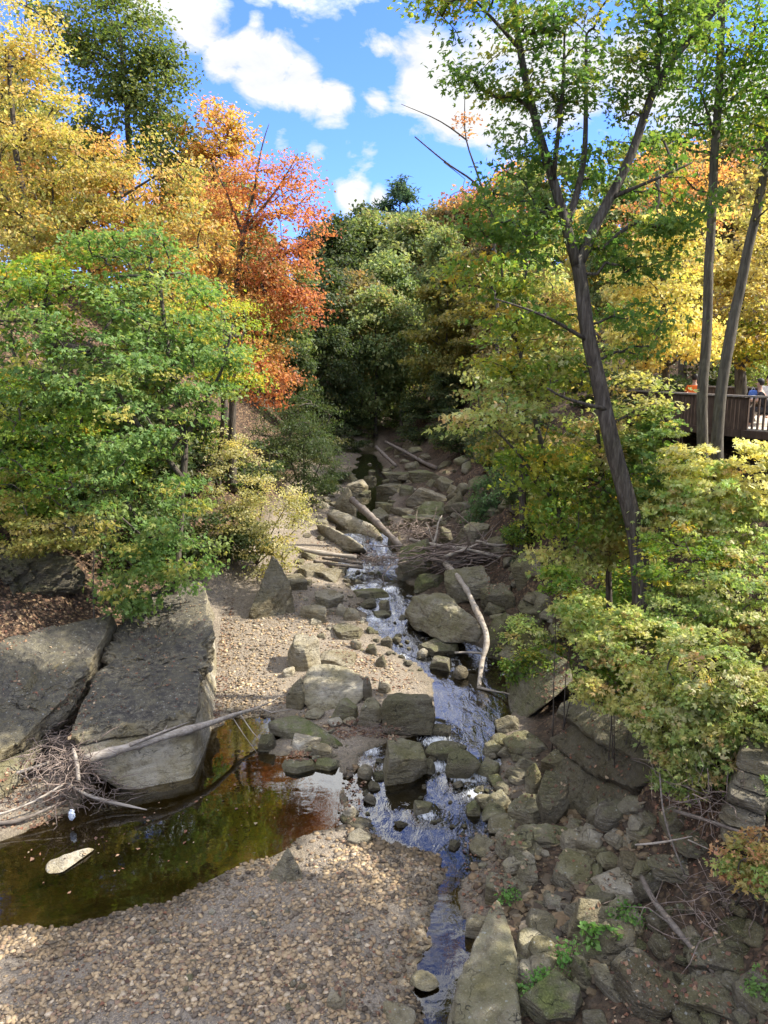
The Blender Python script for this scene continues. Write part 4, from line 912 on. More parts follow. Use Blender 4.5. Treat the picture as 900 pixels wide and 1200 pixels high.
build_tree('tree', b, [([b, q(60, 420, 30), q(40, 300, 30), q(20, 180, 30), q(10, 60, 30)], .26, .06), ([q(45, 330, 30), q(110, 250, 29.5), q(190, 200, 29)], .12, .03), ([q(30, 260, 30), q(-30, 180, 30)], .1, .03), ([q(50, 360, 30), q(120, 310, 29), q(210, 280, 28.5)], .09, .025)],
   [LB(70, 200, 29.5, 95, 65, 70), LB(160, 215, 29, 75, 50, 55), LB(30, 110, 30, 60, 70, 45, 1), LB(20, 40, 30, 50, 60, 36, 1), LB(110, 280, 28.5, 90, 40, 48), LB(30, 290, 29, 55, 45, 34, 1), LB(205, 270, 28.5, 45, 45, 28), LB(-40, 220, 30, 60, 110, 30), LB(60, 345, 28, 70, 30, 20, 1)],
   'tall spreading tree with yellow and orange leaves at the left frame edge', pal=ORG, wts=[1.3, 3.0, .5, 4, 4], per=60, leaf=.17, spread=1.0, flat=.35, lobe_pal=[(YEL, YW)], shape='diamond', twig=.011)
b = base_at(165, 42)
build_tree('tree', b, [([b, q(160, 300, 42), q(150, 150, 42), q(140, 30, 42)], .34, .08), ([q(155, 200, 42), q(190, 100, 41.5)], .14, .04)],
   [LB(140, 60, 42, 70, 65, 85), LB(185, 110, 41.5, 40, 60, 50), LB(90, 30, 42, 50, 50, 36), LB(195, 170, 41, 35, 45, 36), LB(215, 220, 40.5, 30, 45, 26), LB(140, 150, 42, 60, 50, 40)],
   'tall dark green tree rising above the yellow and orange canopy on the left', pal=[(.06, .10, .025), (.09, .13, .03), (.13, .15, .035), (.2, .15, .05)], wts=[3, 3, 2, .5], per=62, leaf=.24, spread=1.35, flat=.55, shape='diamond', twig=.014)
b = base_at(265, 40)
build_tree('tree', b, [([b, q(255, 300, 40), q(248, 180, 40)], .2, .05)], [LB(250, 160, 40, 38, 34, 46), LB(240, 220, 39.5, 45, 50, 46), LB(235, 300, 39, 40, 40, 34)],
   'orange topped tree between the tall dark green tree and the red maple', pal=ORG, wts=OW, per=56, leaf=.22, spread=1.1, flat=.4, shape='diamond')
b = base_at(272, 34)
build_tree('maple_tree', b, [([b, q(274, 400, 34), q(280, 320, 34), q(288, 265, 34)], .2, .10), ([q(286, 280, 34), q(262, 215, 34), q(250, 190, 34)], .09, .02), ([q(287, 270, 34), q(300, 215, 34), q(310, 160, 34), q(316, 145, 34)], .09, .015), ([q(288, 268, 34), q(335, 210, 34), q(350, 180, 34)], .08, .02), ([q(279, 330, 34), q(330, 300, 33.5), q(350, 290, 33)], .07, .02)],
   [LB(305, 225, 34, 58, 45, 34), LB(345, 215, 34, 38, 38, 20), LB(270, 225, 34.4, 38, 36, 20), LB(335, 270, 33.5, 48, 38, 44), LB(330, 320, 33, 45, 40, 44), LB(350, 360, 33, 34, 28, 26, 0), LB(305, 400, 32.5, 35, 45, 40, 1), LB(315, 450, 32, 32, 36, 34), LB(265, 290, 34, 45, 45, 34, 1), LB(310, 350, 32.8, 45, 40, 34, 1)],
   'bright red and orange maple with open twiggy crown beside the valley', pal=RED, wts=RW, per=46, leaf=.17, spread=.95, flat=.4, lobe_pal=[(ORG, [4, 2, 2, 1.5, .4])], shape='diamond', twig=.010)
b = base_at(255, 33)
build_tree('tree', b, [([b, q(262, 470, 29.5), q(266, 400, 29.5)], .14, .05)], [LB(250, 375, 29, 60, 40, 40), LB(270, 440, 28.5, 35, 40, 30), LB(190, 330, 29.5, 50, 40, 26, 1)],
   'yellow green tree filling the gap below the red maple trunk', pal=GREEN2, wts=[1, 2, 4, 3, 1], per=56, leaf=.15, spread=.9, lobe_pal=[(YEL, YW)], shape='diamond')
b = base_at(300, 30.0)
st = [([b, b + (q(300 + dx, 560 - dy, 29.5) - b)], .035, .01) for dx, dy in ((-50, 0), (-20, 40), (15, 30), (45, -15), (60, -50))]
build_tree('bush', b, st, [LB(275, 560, 29.5, 45, 55, 70), LB(320, 600, 29, 48, 42, 66), LB(265, 620, 28.8, 40, 45, 50), LB(310, 650, 28.3, 40, 28, 34), LB(350, 595, 29.5, 22, 26, 18)],
   'pale cream and yellow leaved bush between the green maple and the creek', 'bush', pal=PALE, wts=PW, per=46, leaf=.11, spread=.55, flat=.5, shape='diamond', crown_name='foliage', trunk_name='stem', twig=.008)
b = base_at(355, 40)
st = [([b, b + (q(355 + dx, 540 - dy, 40) - b)], .06, .015) for dx, dy in ((-25, 30), (0, 50), (25, 10))]
build_tree('bush', b, st, [LB(350, 530, 39.5, 36, 50, 60), LB(375, 545, 39, 28, 38, 44), LB(325, 510, 40, 30, 40, 40), LB(360, 485, 41, 36, 30, 40), LB(350, 590, 38, 25, 30, 20)],
   'dark green feathery bush on the left bank behind the pale leaved bush', 'bush', pal=DARKG, wts=DW, per=60, leaf=.2, spread=.85, flat=.45, shape='blade', crown_name='foliage', trunk_name='stem', droop=.6)

# --- right bank
b = P(757, 706, 3.75)
build_tree('tree', b + [0, 0, -.3], [([b + [0, 0, -.3], q(742, 610, 17), q(715, 500, 17.1), q(695, 420, 17.2), q(680, 340, 17.3), q(674, 300, 17.3)], .225, .145),
   ([q(676, 310, 17.3), q(655, 240, 17.2), q(640, 190, 17.1), q(622, 110, 17), q(608, 40, 17), q(598, -40, 17)], .125, .05),
   ([q(676, 315, 17.3), q(700, 255, 17.4), q(745, 175, 17.5), q(765, 110, 17.6), q(800, 55, 17.7), q(850, 0, 17.8), q(890, -60, 17.9)], .125, .05),
   ([q(664, 270, 17.2), q(682, 200, 17.6), q(688, 120, 17.8), q(690, 40, 18)], .085, .03), ([q(648, 210, 17.1), q(655, 140, 16.6), q(662, 40, 16.4)], .06, .02), ([q(612, 60, 17), q(570, 15, 16.7), q(540, -15, 16.5)], .05, .015),
   ([q(768, 105, 17.6), q(772, 40, 17.4), q(775, -40, 17.3)], .08, .03), ([q(690, 400, 17.2), q(640, 370, 16.6), q(580, 350, 16.2)], .05, .015), ([q(712, 480, 17), q(650, 465, 16.4), q(640, 455, 16)], .05, .02), ([q(720, 230, 17.4), q(790, 200, 17), q(810, 190, 17)], .05, .015)],
   [LB(580, 60, 16.8, 62, 60, 26), LB(540, 5, 16.6, 45, 20, 12, 1), LB(620, 150, 17, 40, 60, 20), LB(660, 60, 16.6, 40, 60, 24), LB(730, 70, 17.6, 55, 60, 24), LB(790, 60, 17.6, 50, 50, 26), LB(725, 190, 18, 60, 45, 22), LB(590, 255, 17.2, 55, 34, 24), LB(575, 325, 17.2, 55, 24, 18, 1), LB(640, 285, 17.8, 60, 36, 24), LB(750, 290, 17.8, 50, 40, 22), LB(620, 370, 17.6, 55, 26, 16, 1), LB(745, 385, 18, 35, 45, 16), LB(650, -30, 17, 120, 40, 22), LB(800, -20, 17.6, 80, 40, 22), LB(660, 440, 17.8, 40, 25, 9, 1), LB(790, 230, 17.2, 40, 50, 18)],
   'large dark trunked tree forking into two limbs on the right bank', pal=[(.05, .11, .022), (.08, .14, .028), (.12, .17, .03), (.22, .2, .03)], wts=[3, 4, 2, .8], per=42, leaf=.135, spread=.75, flat=.4, lobe_pal=[(GREEN2, [2, 3, 3, 2, .8])], k_trunk=12, twig=.010)
b = base_at(686, 19.4)
build_tree('understory_maple', b, [([b, q(665, 650, 18.4), q(645, 560, 18.4), q(620, 470, 18.6), q(605, 400, 18.8)], .12, .04), ([q(650, 590, 18.4), q(600, 520, 18), q(560, 490, 17.6)], .05, .015)],
   [LB(600, 475, 18.2, 50, 30, 22, 1), LB(590, 420, 18.6, 36, 30, 14), LB(640, 430, 18.6, 50, 35, 20, 1), LB(635, 545, 18.3, 42, 34, 28), LB(665, 606, 18.2, 36, 32, 22), LB(560, 498, 17.8, 34, 14, 8, 1), LB(660, 655, 17.8, 30, 22, 14, 1), LB(620, 350, 19, 40, 30, 12, 1)],
   'slender understory maple with mixed yellow and green leaves leaning over the creek', pal=GREEN2, wts=[2, 3, 3, 2, .8], per=46, leaf=.14, spread=.75, flat=.35, lobe_pal=[(LIME, [2, 4, 4, 2, 2, 1])])
b = base_at(716, 19.2)
build_tree('understory_maple', b, [([b, q(713, 640, 19.2), q(708, 560, 19.2), q(700, 480, 19.2)], .10, .04)],
   [LB(720, 560, 19, 55, 45, 38), LB(690, 620, 18.6, 40, 40, 26, 1), LB(745, 480, 19.4, 42, 50, 28, 1), LB(770, 560, 19, 40, 45, 26), LB(735, 640, 18.6, 40, 35, 20, 1), LB(690, 520, 19, 40, 40, 22, 1)],
   'straight dark stemmed young maple just behind the big leaning trunk', pal=GREEN2, wts=[3, 3, 2, 1.5, .8], per=46, leaf=.14, spread=.75, flat=.35, lobe_pal=[(LIME, [2, 3, 4, 2, 1.2, 1.5])])
b = base_at(615, 27)
build_tree('tree', b, [([b, q(612, 470, 27), q(612, 400, 27), q(600, 330, 27)], .16, .06)], [LB(610, 400, 27, 40, 36, 22, 1), LB(585, 450, 26.4, 36, 28, 20, 1), LB(575, 360, 27, 34, 26, 16), LB(620, 320, 27.5, 45, 30, 20, 1), LB(600, 520, 26, 30, 26, 14)],
   'golden green tree with a bare dark trunk overhanging the middle of the creek', pal=OLIVE, wts=OLW, per=54, leaf=.19, spread=1.0, flat=.3, lobe_pal=[(LIME, [2, 3, 3, 3, 1, .5])], shape='diamond')
# bushes on the near right slope
def bush(bpx, Y, lobes, label, pal, wts, per=60, leaf=.1, spread=.42, flat=.4, lobe_pal=None, shape='maple', name='bush'):
    lobes = [(l[0], (l[1][0] * 1.06, l[1][1] * 1.06, l[1][2] * 1.1), int(l[2] * 1.5), l[3]) for l in lobes]
    b = base_at(bpx, Y); cs = [np.array(l[0]) for l in lobes]
    st = [([b + rng.normal(size=3) * [.15, .15, 0], b + (c - b) * .55 + [0, 0, .15], b + (c - b) * .9], .02, .006) for c in cs]
    return build_tree(name, b, st, lobes, label, 'bush', None, leaf, shape, pal, wts, int(per * .62), spread * .78, flat, crown_name='foliage', trunk_name='stem', twig=.006, lobe_pal=lobe_pal, k_trunk=5)
bush(720, 14.2, [LB(718, 752, 14, 36, 34, 28), LB(760, 760, 13.6, 55, 45, 50), LB(720, 800, 13.4, 45, 38, 40, 1), LB(780, 820, 12.8, 55, 40, 50, 1), LB(716, 796, 13.8, 24, 34, 18, 2)],
     'feathery yellow green bush hanging over the dark bedrock face', LIME, LW, lobe_pal=[(LIME, [2, 4, 4, 1.5, 2, 2]), (GREEN2, GW2)])
bush(830, 12.4, [LB(830, 790, 12.2, 55, 45, 46), LB(870, 830, 11.8, 45, 45, 40, 1), LB(800, 860, 12, 45, 40, 40), LB(850, 890, 11.6, 40, 30, 24, 1), LB(800, 905, 11.7, 30, 22, 16, 1)],
     'sunlit pale lime bush above the stone wall, low branches reaching down', LIME, [3, 4, 2, 2, 1, 3], lobe_pal=[(LIME, [4, 3, 2, 3, .6, 1.2])])
bush(850, 14.6, [LB(850, 690, 14.4, 60, 40, 48), LB(800, 660, 14.8, 50, 40, 40, 1), LB(880, 740, 13.8, 40, 40, 34, 2), LB(800, 720, 14.2, 45, 35, 36)],
     'dense green bush right of the leaning trunk with a few orange sprays', LIME, [4, 3, 1, 4, .6, .5], lobe_pal=[(GREEN2, GW2), (LIME, [2, 3, 3, 2, 1.5, 3])])
bush(840, 17.2, [LB(830, 576, 17, 50, 36, 46), LB(880, 562, 17, 40, 36, 36, 1), LB(790, 610, 17, 40, 38, 34), LB(870, 620, 16.6, 40, 35, 34), LB(805, 540, 17.5, 34, 20, 20, 1)],
     'tall pale bush with bleached leaves growing just below the deck', LIME, [3, 4, 3, 1.5, 1.5, 3], lobe_pal=[(PALE, [3, 2, 4, 3, 1])], leaf=.12)
bush(770, 18.5, [LB(770, 540, 18.2, 34, 40, 26), LB(760, 600, 18, 36, 40, 30), LB(770, 500, 18.8, 20, 26, 12)],
     'loose green bush between the leaning trunk and the pair of deck trees', GREEN, GW, leaf=.12)
bush(650, 16.4, [LB(695, 735, 15.6, 30, 24, 22), LB(676, 708, 16, 26, 22, 20), LB(652, 682, 16.4, 20, 18, 10, 1)],
     'low yellow bush at the foot of the leaning understory maple', LIME, [3, 4, 4, 3, 1, .5], lobe_pal=[(GREEN2, GW2)])
bush(890, 9.6, [LB(880, 1000, 9.5, 26, 22, 13), LB(905, 1020, 9.3, 28, 28, 16, 1), LB(852, 1012, 9.6, 16, 9, 5, 1), LB(870, 1030, 9.4, 20, 10, 6)],
     'small orange and yellow bush at the right frame edge below the stone wall', [(.30, .17, .08), (.30, .24, .08), (.17, .18, .05), (.32, .15, .09)], [3, 3, 3, 2], per=46, leaf=.075, spread=.3, lobe_pal=[(LIME, LW)])
bush(895, 10.9, [LB(898, 935, 10.8, 16, 28, 14)], 'sprig of dark green leaves beside the stone wall at the frame edge', GREEN, GW, per=40, leaf=.08, spread=.3)
# hemlock boughs
b = base_at(600, 33)
build_tree('hemlock_shrub', b, [([b, b + (q(590, 570, 33) - b)], .05, .015)], [LB(592, 578, 33, 36, 26, 60), LB(576, 606, 32.5, 28, 22, 44), LB(600, 618, 32, 28, 22, 40), LB(606, 556, 33, 25, 30, 30)],
   'dark drooping evergreen shrub above the brown cracked slab', 'bush', None, .17, 'blade', [(.04, .085, .035), (.06, .115, .045), (.085, .14, .05), (.12, .14, .05)], [4, 4, 1.5, .4], 70, .7, .3, crown_name='foliage', trunk_name='stem', droop=1.2, hang=.6)
# trunks by the deck
b = base_at(822, 20.5)
build_tree('tree', b, [([b, q(824, 480, 20.5), q(828, 380, 20.6), q(834, 250, 20.8), q(842, 120, 21), q(848, -20, 21)], .165, .085), ([q(838, 160, 20.9), q(815, 90, 20.5)], .05, .015), ([q(836, 240, 20.8), q(780, 280, 21.5), q(770, 250, 22)], .045, .012)],
   [LB(840, 110, 21, 40, 40, 18), LB(860, 30, 21, 60, 50, 30), LB(810, 60, 20.6, 40, 50, 18), LB(880, 110, 21, 40, 45, 20), LB(845, -30, 21, 70, 30, 16), LB(790, 150, 21, 30, 30, 9)],
   'tall straight grey trunk before the deck with its crown out of frame', pal=GREEN2, wts=[4, 3, 1, .6, .1], per=44, leaf=.15, spread=.9, flat=.7, bark='bark_light', shape='diamond', droop=.8)
b = base_at(842, 20.0)
build_tree('tree', b, [([b, q(842, 490, 20), q(850, 430, 20), q(862, 360, 20), q(880, 270, 20), q(898, 190, 20), q(920, 80, 20)], .175, .09), ([q(848, 440, 20), q(862, 390, 20.2), q(872, 300, 20.4)], .10, .03), ([q(882, 260, 20), q(905, 240, 19.5)], .04, .01)],
   [LB(905, 150, 20, 40, 50, 20), LB(925, 60, 20, 60, 60, 26), LB(885, 230, 20, 30, 25, 7, 1)],
   'leaning grey trunk splitting in two at the deck railing', pal=GREEN2, wts=[4, 3, 1, .8, .2], per=42, leaf=.15, spread=.9, flat=.6, bark='bark_light', lobe_pal=[(YEL, YW)], shape='diamond')
b = base_at(779, 27.5)
build_tree('tree', b, [([b, q(779, 430, 27.5), q(778, 340, 27.5), q(772, 250, 27.5), q(770, 200, 27.5)], .15, .07), ([q(776, 330, 27.5), q(800, 260, 27)], .05, .015)],
   [LB(770, 330, 27.4, 48, 55, 50), LB(800, 390, 27.2, 50, 32, 40, 1), LB(750, 400, 27.2, 34, 36, 28), LB(800, 270, 27.6, 40, 40, 30)],
   'yellow leaved tree with a dark stem at the far left end of the deck', pal=YEL, wts=YW, per=56, leaf=.18, spread=.9, flat=.35, lobe_pal=[(YEL, [2, 2, 2, 2.5, 1])], shape='diamond')
b = base_at(870, 30.5)
build_tree('tree', b, [([b, q(868, 430, 30.5), q(866, 340, 30.5), q(862, 280, 30.5)], .26, .10)],
   [LB(870, 350, 30, 52, 46, 56), LB(830, 320, 30.4, 45, 45, 44), LB(900, 300, 30, 40, 60, 34), LB(885, 400, 29.6, 38, 30, 30, 1), LB(840, 400, 29.8, 30, 26, 20)],
   'golden yellow tree glowing behind the deck', pal=YEL, wts=[3, 4, 2, 2, .3], per=56, leaf=.19, spread=1.0, flat=.35, lobe_pal=[(GREEN2, [2, 2, 2, 3, 2])], shape='diamond')
b = base_at(800, 38)
build_tree('maple_tree', b, [([b, q(800, 350, 38), q(805, 220, 38)], .2, .06)], [LB(790, 200, 38, 50, 40, 30), LB(830, 230, 38, 42, 45, 26), LB(760, 260, 37.6, 40, 40, 20), LB(800, 300, 37.4, 50, 40, 22, 1)],
   'rust red maple glimpsed behind the forked tree and the deck trees', pal=RED, wts=[1, 3, 1, 3, 2], per=50, leaf=.2, spread=1.1, shape='diamond', lobe_pal=[(LIME, LW)])
b = base_at(590, 33)
build_tree('dead_tree', b, [([b, q(582, 340, 33), q(578, 270, 33), q(560, 215, 33), q(520, 190, 33), q(486, 160, 33)], .13, .025), ([q(566, 225, 33), q(545, 160, 33), q(543, 100, 33)], .05, .012), ([q(548, 165, 33), q(515, 140, 33), q(470, 122, 33)], .035, .01), ([q(520, 190, 33), q(545, 210, 33)], .02, .01), ([q(575, 260, 33), q(590, 215, 33), q(600, 190, 33)], .05, .015)],
   [LB(548, 150, 33, 18, 16, 5), LB(585, 230, 33, 30, 28, 18, 1), LB(545, 235, 33, 20, 20, 8)], 'nearly bare dead tree whose crooked branches reach over the valley', pal=[(.35, .14, .05), (.3, .2, .06), (.22, .1, .05)], wts=[1, 1, 1], per=26, leaf=.16, spread=.8, lobe_pal=[(GREEN2, GW2)], shape='diamond', twig=.010)
# trees beside the frame on the right slope, shading the near bank
for i, (x, y, z0, z1) in enumerate(((10.0, 8.4, 5.4, 12.0), (10.8, 11.4, 10.6, 14.6), (12.5, 16.8, 13.5, 17.5))):
    z = H1(x, y); b = np.array([x, y, z - .05]); zc = (z0 + z1) / 2; zr = (z1 - z0) / 2
    build_tree('tree', b, [([b, [x, y, (z + z1) / 2], [x - .3, y + .2, z1 - .4]], .2, .06)], [(np.array([x, y, zc]), (2.8, 2.0, zr), 130), (np.array([x - 1.5, y + .2, zc - zr * .3]), (2.2, 1.7, zr * .7), 80), (np.array([x + .6, y - .6, zc + zr * .4]), (2.4, 1.8, zr * .6), 60)],
      ['bushy green tree on the slope just past the right frame edge', 'tall high crowned tree past the right frame edge beside the bushes', 'high crowned green tree past the right frame edge beside the deck'][i], pal=GREEN2, wts=[3, 3, 2, 1, .5], per=50, leaf=.2, spread=1.0, shape='diamond')

# --- distant forest: a few kinds, copied
def proto(name, pal, wts, hgt=10., wid=3.2, layered=False, leaf=.36, per=46, n=150, shape='diamond'):
    b = np.array([0, 0, 0.]); lob = []
    if layered:
        for i in range(9):
            a = i * 2.4; zz = 2.2 + i * .9; rr = wid * (1.05 - i * .085)
            lob.append((np.array([math.cos(a) * rr * .45, math.sin(a) * rr * .45, zz]), (rr * .75, rr * .75, .35), int(n / 8)))
    else:
        for i in range(8):
            a = i * 2.4 + rng.uniform(-.3, .3); zz = hgt * (.28 + .085 * i); rr = wid * math.sin(min(1, (.25 + i * .1)) * 2.6) * .55
            lob.append((np.array([math.cos(a) * rr * .8, math.sin(a) * rr * .8, zz]), (wid * .5, wid * .5, hgt * .13), int(n / 8)))
        lob.append((np.array([0, 0, hgt * .9]), (wid * .42, wid * .42, hgt * .1), int(n / 10)))
    return build_tree(name, b, [([b, [0, .1, hgt * .4], [.1, 0, hgt * .85]], .16, .04)], lob, 'x', pal=pal, wts=wts, per=per, leaf=leaf, spread=1.25, flat=.3 if layered else .55, shape=shape, twig=.02, k_trunk=7)
def pine_proto():
    b = np.array([0, 0, 0.]); lob = []
    for i in range(13):
        a = i * 2.4; zz = 3.6 + i * .48; rr = 1.9 * (1.08 - i * .062)
        lob.append((np.array([math.cos(a) * rr * .75, math.sin(a) * rr * .75, zz + rr * .15]), (rr * .5, rr * .5, .3), 8))
    lob.append((np.array([0, 0, 9.7]), (.3, .3, .5), 7))
    return build_tree('pine_tree', b, [([b, [0, 0, 5], [0, 0, 10]], .16, .03)], lob, 'x', pal=[(.03, .06, .035), (.05, .085, .05), (.07, .11, .06)], wts=[1, 1, 1], per=46, leaf=.42, spread=.8, flat=.5, shape='blade', twig=.018, k_trunk=6)
PR = {'dark': proto('forest_tree', DARKG, DW), 'mid': proto('forest_tree', [(.07, .105, .035), (.10, .135, .045), (.14, .16, .055), (.2, .16, .06)], [3, 3, 2, 1.2]), 'light': proto('forest_tree', LIGHTG, LGW, wid=3.0),
      'olive': proto('forest_tree', OLIVE, OLW, 10, 3.6, True), 'brown': proto('forest_tree', [(.13, .11, .045), (.17, .13, .05), (.10, .10, .04), (.2, .12, .05)], [3, 2, 2, 1]), 'red': proto('forest_tree', RED, RW), 'yellow': proto('forest_tree', YEL, YW), 'orange': proto('forest_tree', ORG, OW), 'pine': pine_proto()}
used = set()
def place(kind, px, Y, top, wfac, label, group='trees of the far wooded valley', name=None):
    src = PR[kind]; b = base_at(px, Y); zt = PY(px, top, Y)[2]; s = max((zt - b[2]) / 10.3, .2)
    if kind in used: o = copy_tree(src)
    else: o = src; used.add(kind)
    o.location = [float(v) for v in b]; o.scale = (s * wfac, s * wfac, s); o.rotation_euler = (0, 0, rng.uniform(0, 6.28)); o['label'] = label; o['group'] = group
    return o
LBL = {'dark': 'dark green tree of the far wooded valley', 'mid': 'mid green tree of the far wooded valley', 'light': 'pale silvery green tree of the far wooded valley', 'olive': 'olive tree with level leaf sprays in the far valley',
       'brown': 'brownish olive tree of the far wooded valley', 'red': 'red leaved tree in the wood behind the right bank', 'yellow': 'yellow leaved tree in the wood on the slopes', 'orange': 'orange leaved tree in the wood on the slopes'}
FT = [('dark', 392, 84, 250, .9), ('dark', 425, 96, 238, .8), ('mid', 408, 90, 255, .9), ('mid', 445, 92, 240, .9), ('light', 478, 84, 245, .85), ('light', 455, 74, 290, .8), ('mid', 505, 94, 235, .9), ('brown', 535, 88, 225, .9),
      ('brown', 415, 70, 308, .8), ('dark', 372, 66, 300, .9), ('dark', 395, 62, 380, .8), ('light', 440, 66, 330, .8), ('mid', 470, 66, 345, .8), ('olive', 520, 60, 312, .9), ('olive', 555, 56, 345, .9), ('olive', 545, 64, 290, .9),
      ('dark', 440, 72, 400, 1.1), ('dark', 500, 70, 400, 1.1), ('dark', 470, 76, 370, 1.0), ('brown', 575, 62, 270, .9), ('red', 555, 90, 215, .9), ('red', 600, 80, 190, .9), ('brown', 590, 46, 330, .8), ('mid', 630, 60, 180, 1), ('yellow', 680, 54, 240, .9),
      ('light', 720, 50, 200, .9), ('brown', 850, 52, 150, .9), ('yellow', 900, 44, 180, 1), ('mid', 760, 60, 150, 1), ('mid', 820, 66, 140, 1), ('dark', 900, 60, 130, 1.1), ('yellow', 740, 42, 290, .9), ('yellow', 660, 40, 330, .8), ('mid', 640, 42, 320, .8),
      ('mid', 330, 60, 300, .9), ('dark', 350, 54, 400, .8), ('mid', 300, 56, 260, .9), ('orange', 220, 50, 190, .9), ('yellow', 60, 44, 130, 1), ('mid', 20, 52, 60, 1.1), ('yellow', -30, 40, 60, 1), ('orange', 120, 54, 150, 1), ('mid', 260, 66, 190, 1), ('mid', 180, 40, 300, .8),
      ('dark', 520, 56, 430, .9), ('olive', 575, 44, 430, .8), ('dark', 410, 80, 430, 1.0), ('dark', 460, 84, 440, 1.0), ('brown', 490, 100, 262, 1), ('dark', 380, 100, 260, 1), ('light', 520, 76, 262, .8)]
for k, px, Y, top, wf in FT: place(k, px, Y, top, wf, LBL[k])
pz = place('pine', 468, 112, 206, 1.0, 'lone pine standing above the far tree line', None)
# understory shrubs on the slopes, copied
SH = [bush(100, 26, [LB(100, 560, 26, 40, 30, 26), LB(70, 580, 26, 30, 26, 18)], 'x', GREEN2, GW2, leaf=.17, spread=.7, shape='diamond', name='shrub'),
      bush(100, 26, [LB(100, 560, 26, 40, 30, 26), LB(130, 580, 26, 30, 26, 18)], 'x', DARKG, DW, leaf=.17, spread=.7, shape='diamond', name='shrub'),
      bush(100, 26, [LB(100, 560, 26, 40, 30, 26), LB(80, 580, 26, 30, 26, 18)], 'x', LIME, LW, leaf=.17, spread=.7, shape='diamond', name='shrub')]
SP = [(1, 0, 27, 1), (1, 60, 28, 1.1), (0, 30, 25, .9), (1, 130, 29, 1.1), (1, 200, 31, 1), (0, 230, 34, 1), (1, 300, 36, 1.1), (1, 330, 44, 1.1), (1, 380, 52, 1.0), (1, 390, 60, 1.2), (1, 410, 66, 1.2), (1, 430, 70, 1.1), (1, 470, 68, 1.2), (1, 490, 58, 1.0), (1, 520, 52, 1.1), (1, 545, 48, 1.0),
      (1, 570, 42, .9), (0, 600, 40, 1), (1, 620, 36, .9), (0, 640, 30, .9), (2, 660, 26, .9), (0, 700, 26, 1), (1, 740, 30, 1.1), (0, 760, 24, .8), (1, 800, 34, 1.1), (1, 860, 36, 1.2), (2, 900, 33, 1), (2, 690, 22, .8), (0, 740, 21, .8), (1, -40, 24, 1), (0, -20, 22, .8), (1, 450, 74, 1.3), (1, 350, 70, 1.3), (0, 590, 36, .7), (1, 560, 58, 1.2), (2, 610, 22.5, .6),
      (0, 640, 20, .6), (1, 520, 66, 1.2), (1, 420, 58, .7), (1, 700, 34, 1.2), (1, 780, 42, 1.3), (1, 150, 25, .9), (1, 95, 24.6, .9), (0, 40, 23.6, .7), (1, 225, 27, .9), (1, 262, 29, .9), (1, 10, 26, 1), (1, 180, 27.5, 1), (0, 120, 27, 1), (1, 60, 25, .9), (0, 400, 70, 1.1), (1, 500, 63, 1.1), (1, 575, 37, .6), (1, 560, 44, .6), (0, 592, 34, .5), (1, 545, 52, .7), (1, 604, 31, .5), (1, 532, 58, .7), (1, 585, 40, .6), (0, 622, 27, .5), (1, 398, 46, .5), (1, 385, 42, .5), (1, -150, 24, 1.2), (0, -100, 28, 1.2), (1, -250, 26, 1.3), (0, 1050, 10, .5), (1, 1100, 13, .8), (1, 990, 15, .7), (1, 110, 28, 1.6), (1, 70, 29, 1.7), (1, 150, 30, 1.6), (1, 200, 33, 1.5), (0, 40, 27, 1.3), (1, 130, 32, 1.6), (0, 90, 26.5, 1.2), (1, 612, 30, .5), (0, 628, 27.5, .5), (1, 602, 28, .42), (1, 618, 25.5, .4)]
su = set()
SL = ['green and yellow shrub in the understory of the wooded slopes', 'dark green shrub in the understory of the wooded slopes', 'lime green shrub in the understory of the wooded slopes']
for k, px, Y, s in SP:
    o = SH[k] if k not in su else copy_tree(SH[k]); su.add(k)
    o.location = [float(v) for v in base_at(px, Y)]; o.scale = (s * 1.15, s * 1.15, s); o.rotation_euler = (0, 0, rng.uniform(0, 6.28)); o['label'] = SL[k]; o['group'] = 'understory shrubs'
# seedlings on the right bank
def seedling(px, py, wpx, hpx, label, n=10, leaf=.07):
    b = G(px, py, False); d = depth(b); rx = wpx * d / F / 2; rz = hpx * d / F
    st = [([b, b + [rng.uniform(-rx, rx) * .7, rng.uniform(-rx, rx) * .7, rz * rng.uniform(.6, 1)]], .006, .003) for _ in range(4)]
    build_tree('seedling', b, st, [(b + [0, 0, rz * .6], (rx, rx * .8, rz * .5), n)], label, 'plant', None, leaf, 'diamond', [(.06, .15, .03), (.09, .19, .04), (.13, .22, .06)], [1, 1, 1], 16, .16, .5, crown_name='foliage', trunk_name='stem', twig=.003, k_trunk=4)
seedling(592, 1060, 32, 46, 'leggy green seedling beside the grey block on the right bank', 12)
seedling(640, 1168, 46, 26, 'low fern like green plant in front of the buried rock', 16)
seedling(664, 1140, 24, 40, 'tall grassy green plant right of the buried rock', 12)
seedling(706, 1118, 46, 30, 'broad leaved green plant below the tilted cracked block', 12, .11)
seedling(737, 1085, 40, 24, 'clump of green ground plants below the palest block', 18)
seedling(612, 1180, 22, 22, 'small green tuft at the edge of the pyramid slab', 10)
seedling(884, 1175, 24, 40, 'green seedling in the dark bottom right corner', 10)
seedling(205, 722, 26, 12, 'patch of grass growing on top of the long slab', 10, .08) if False else None

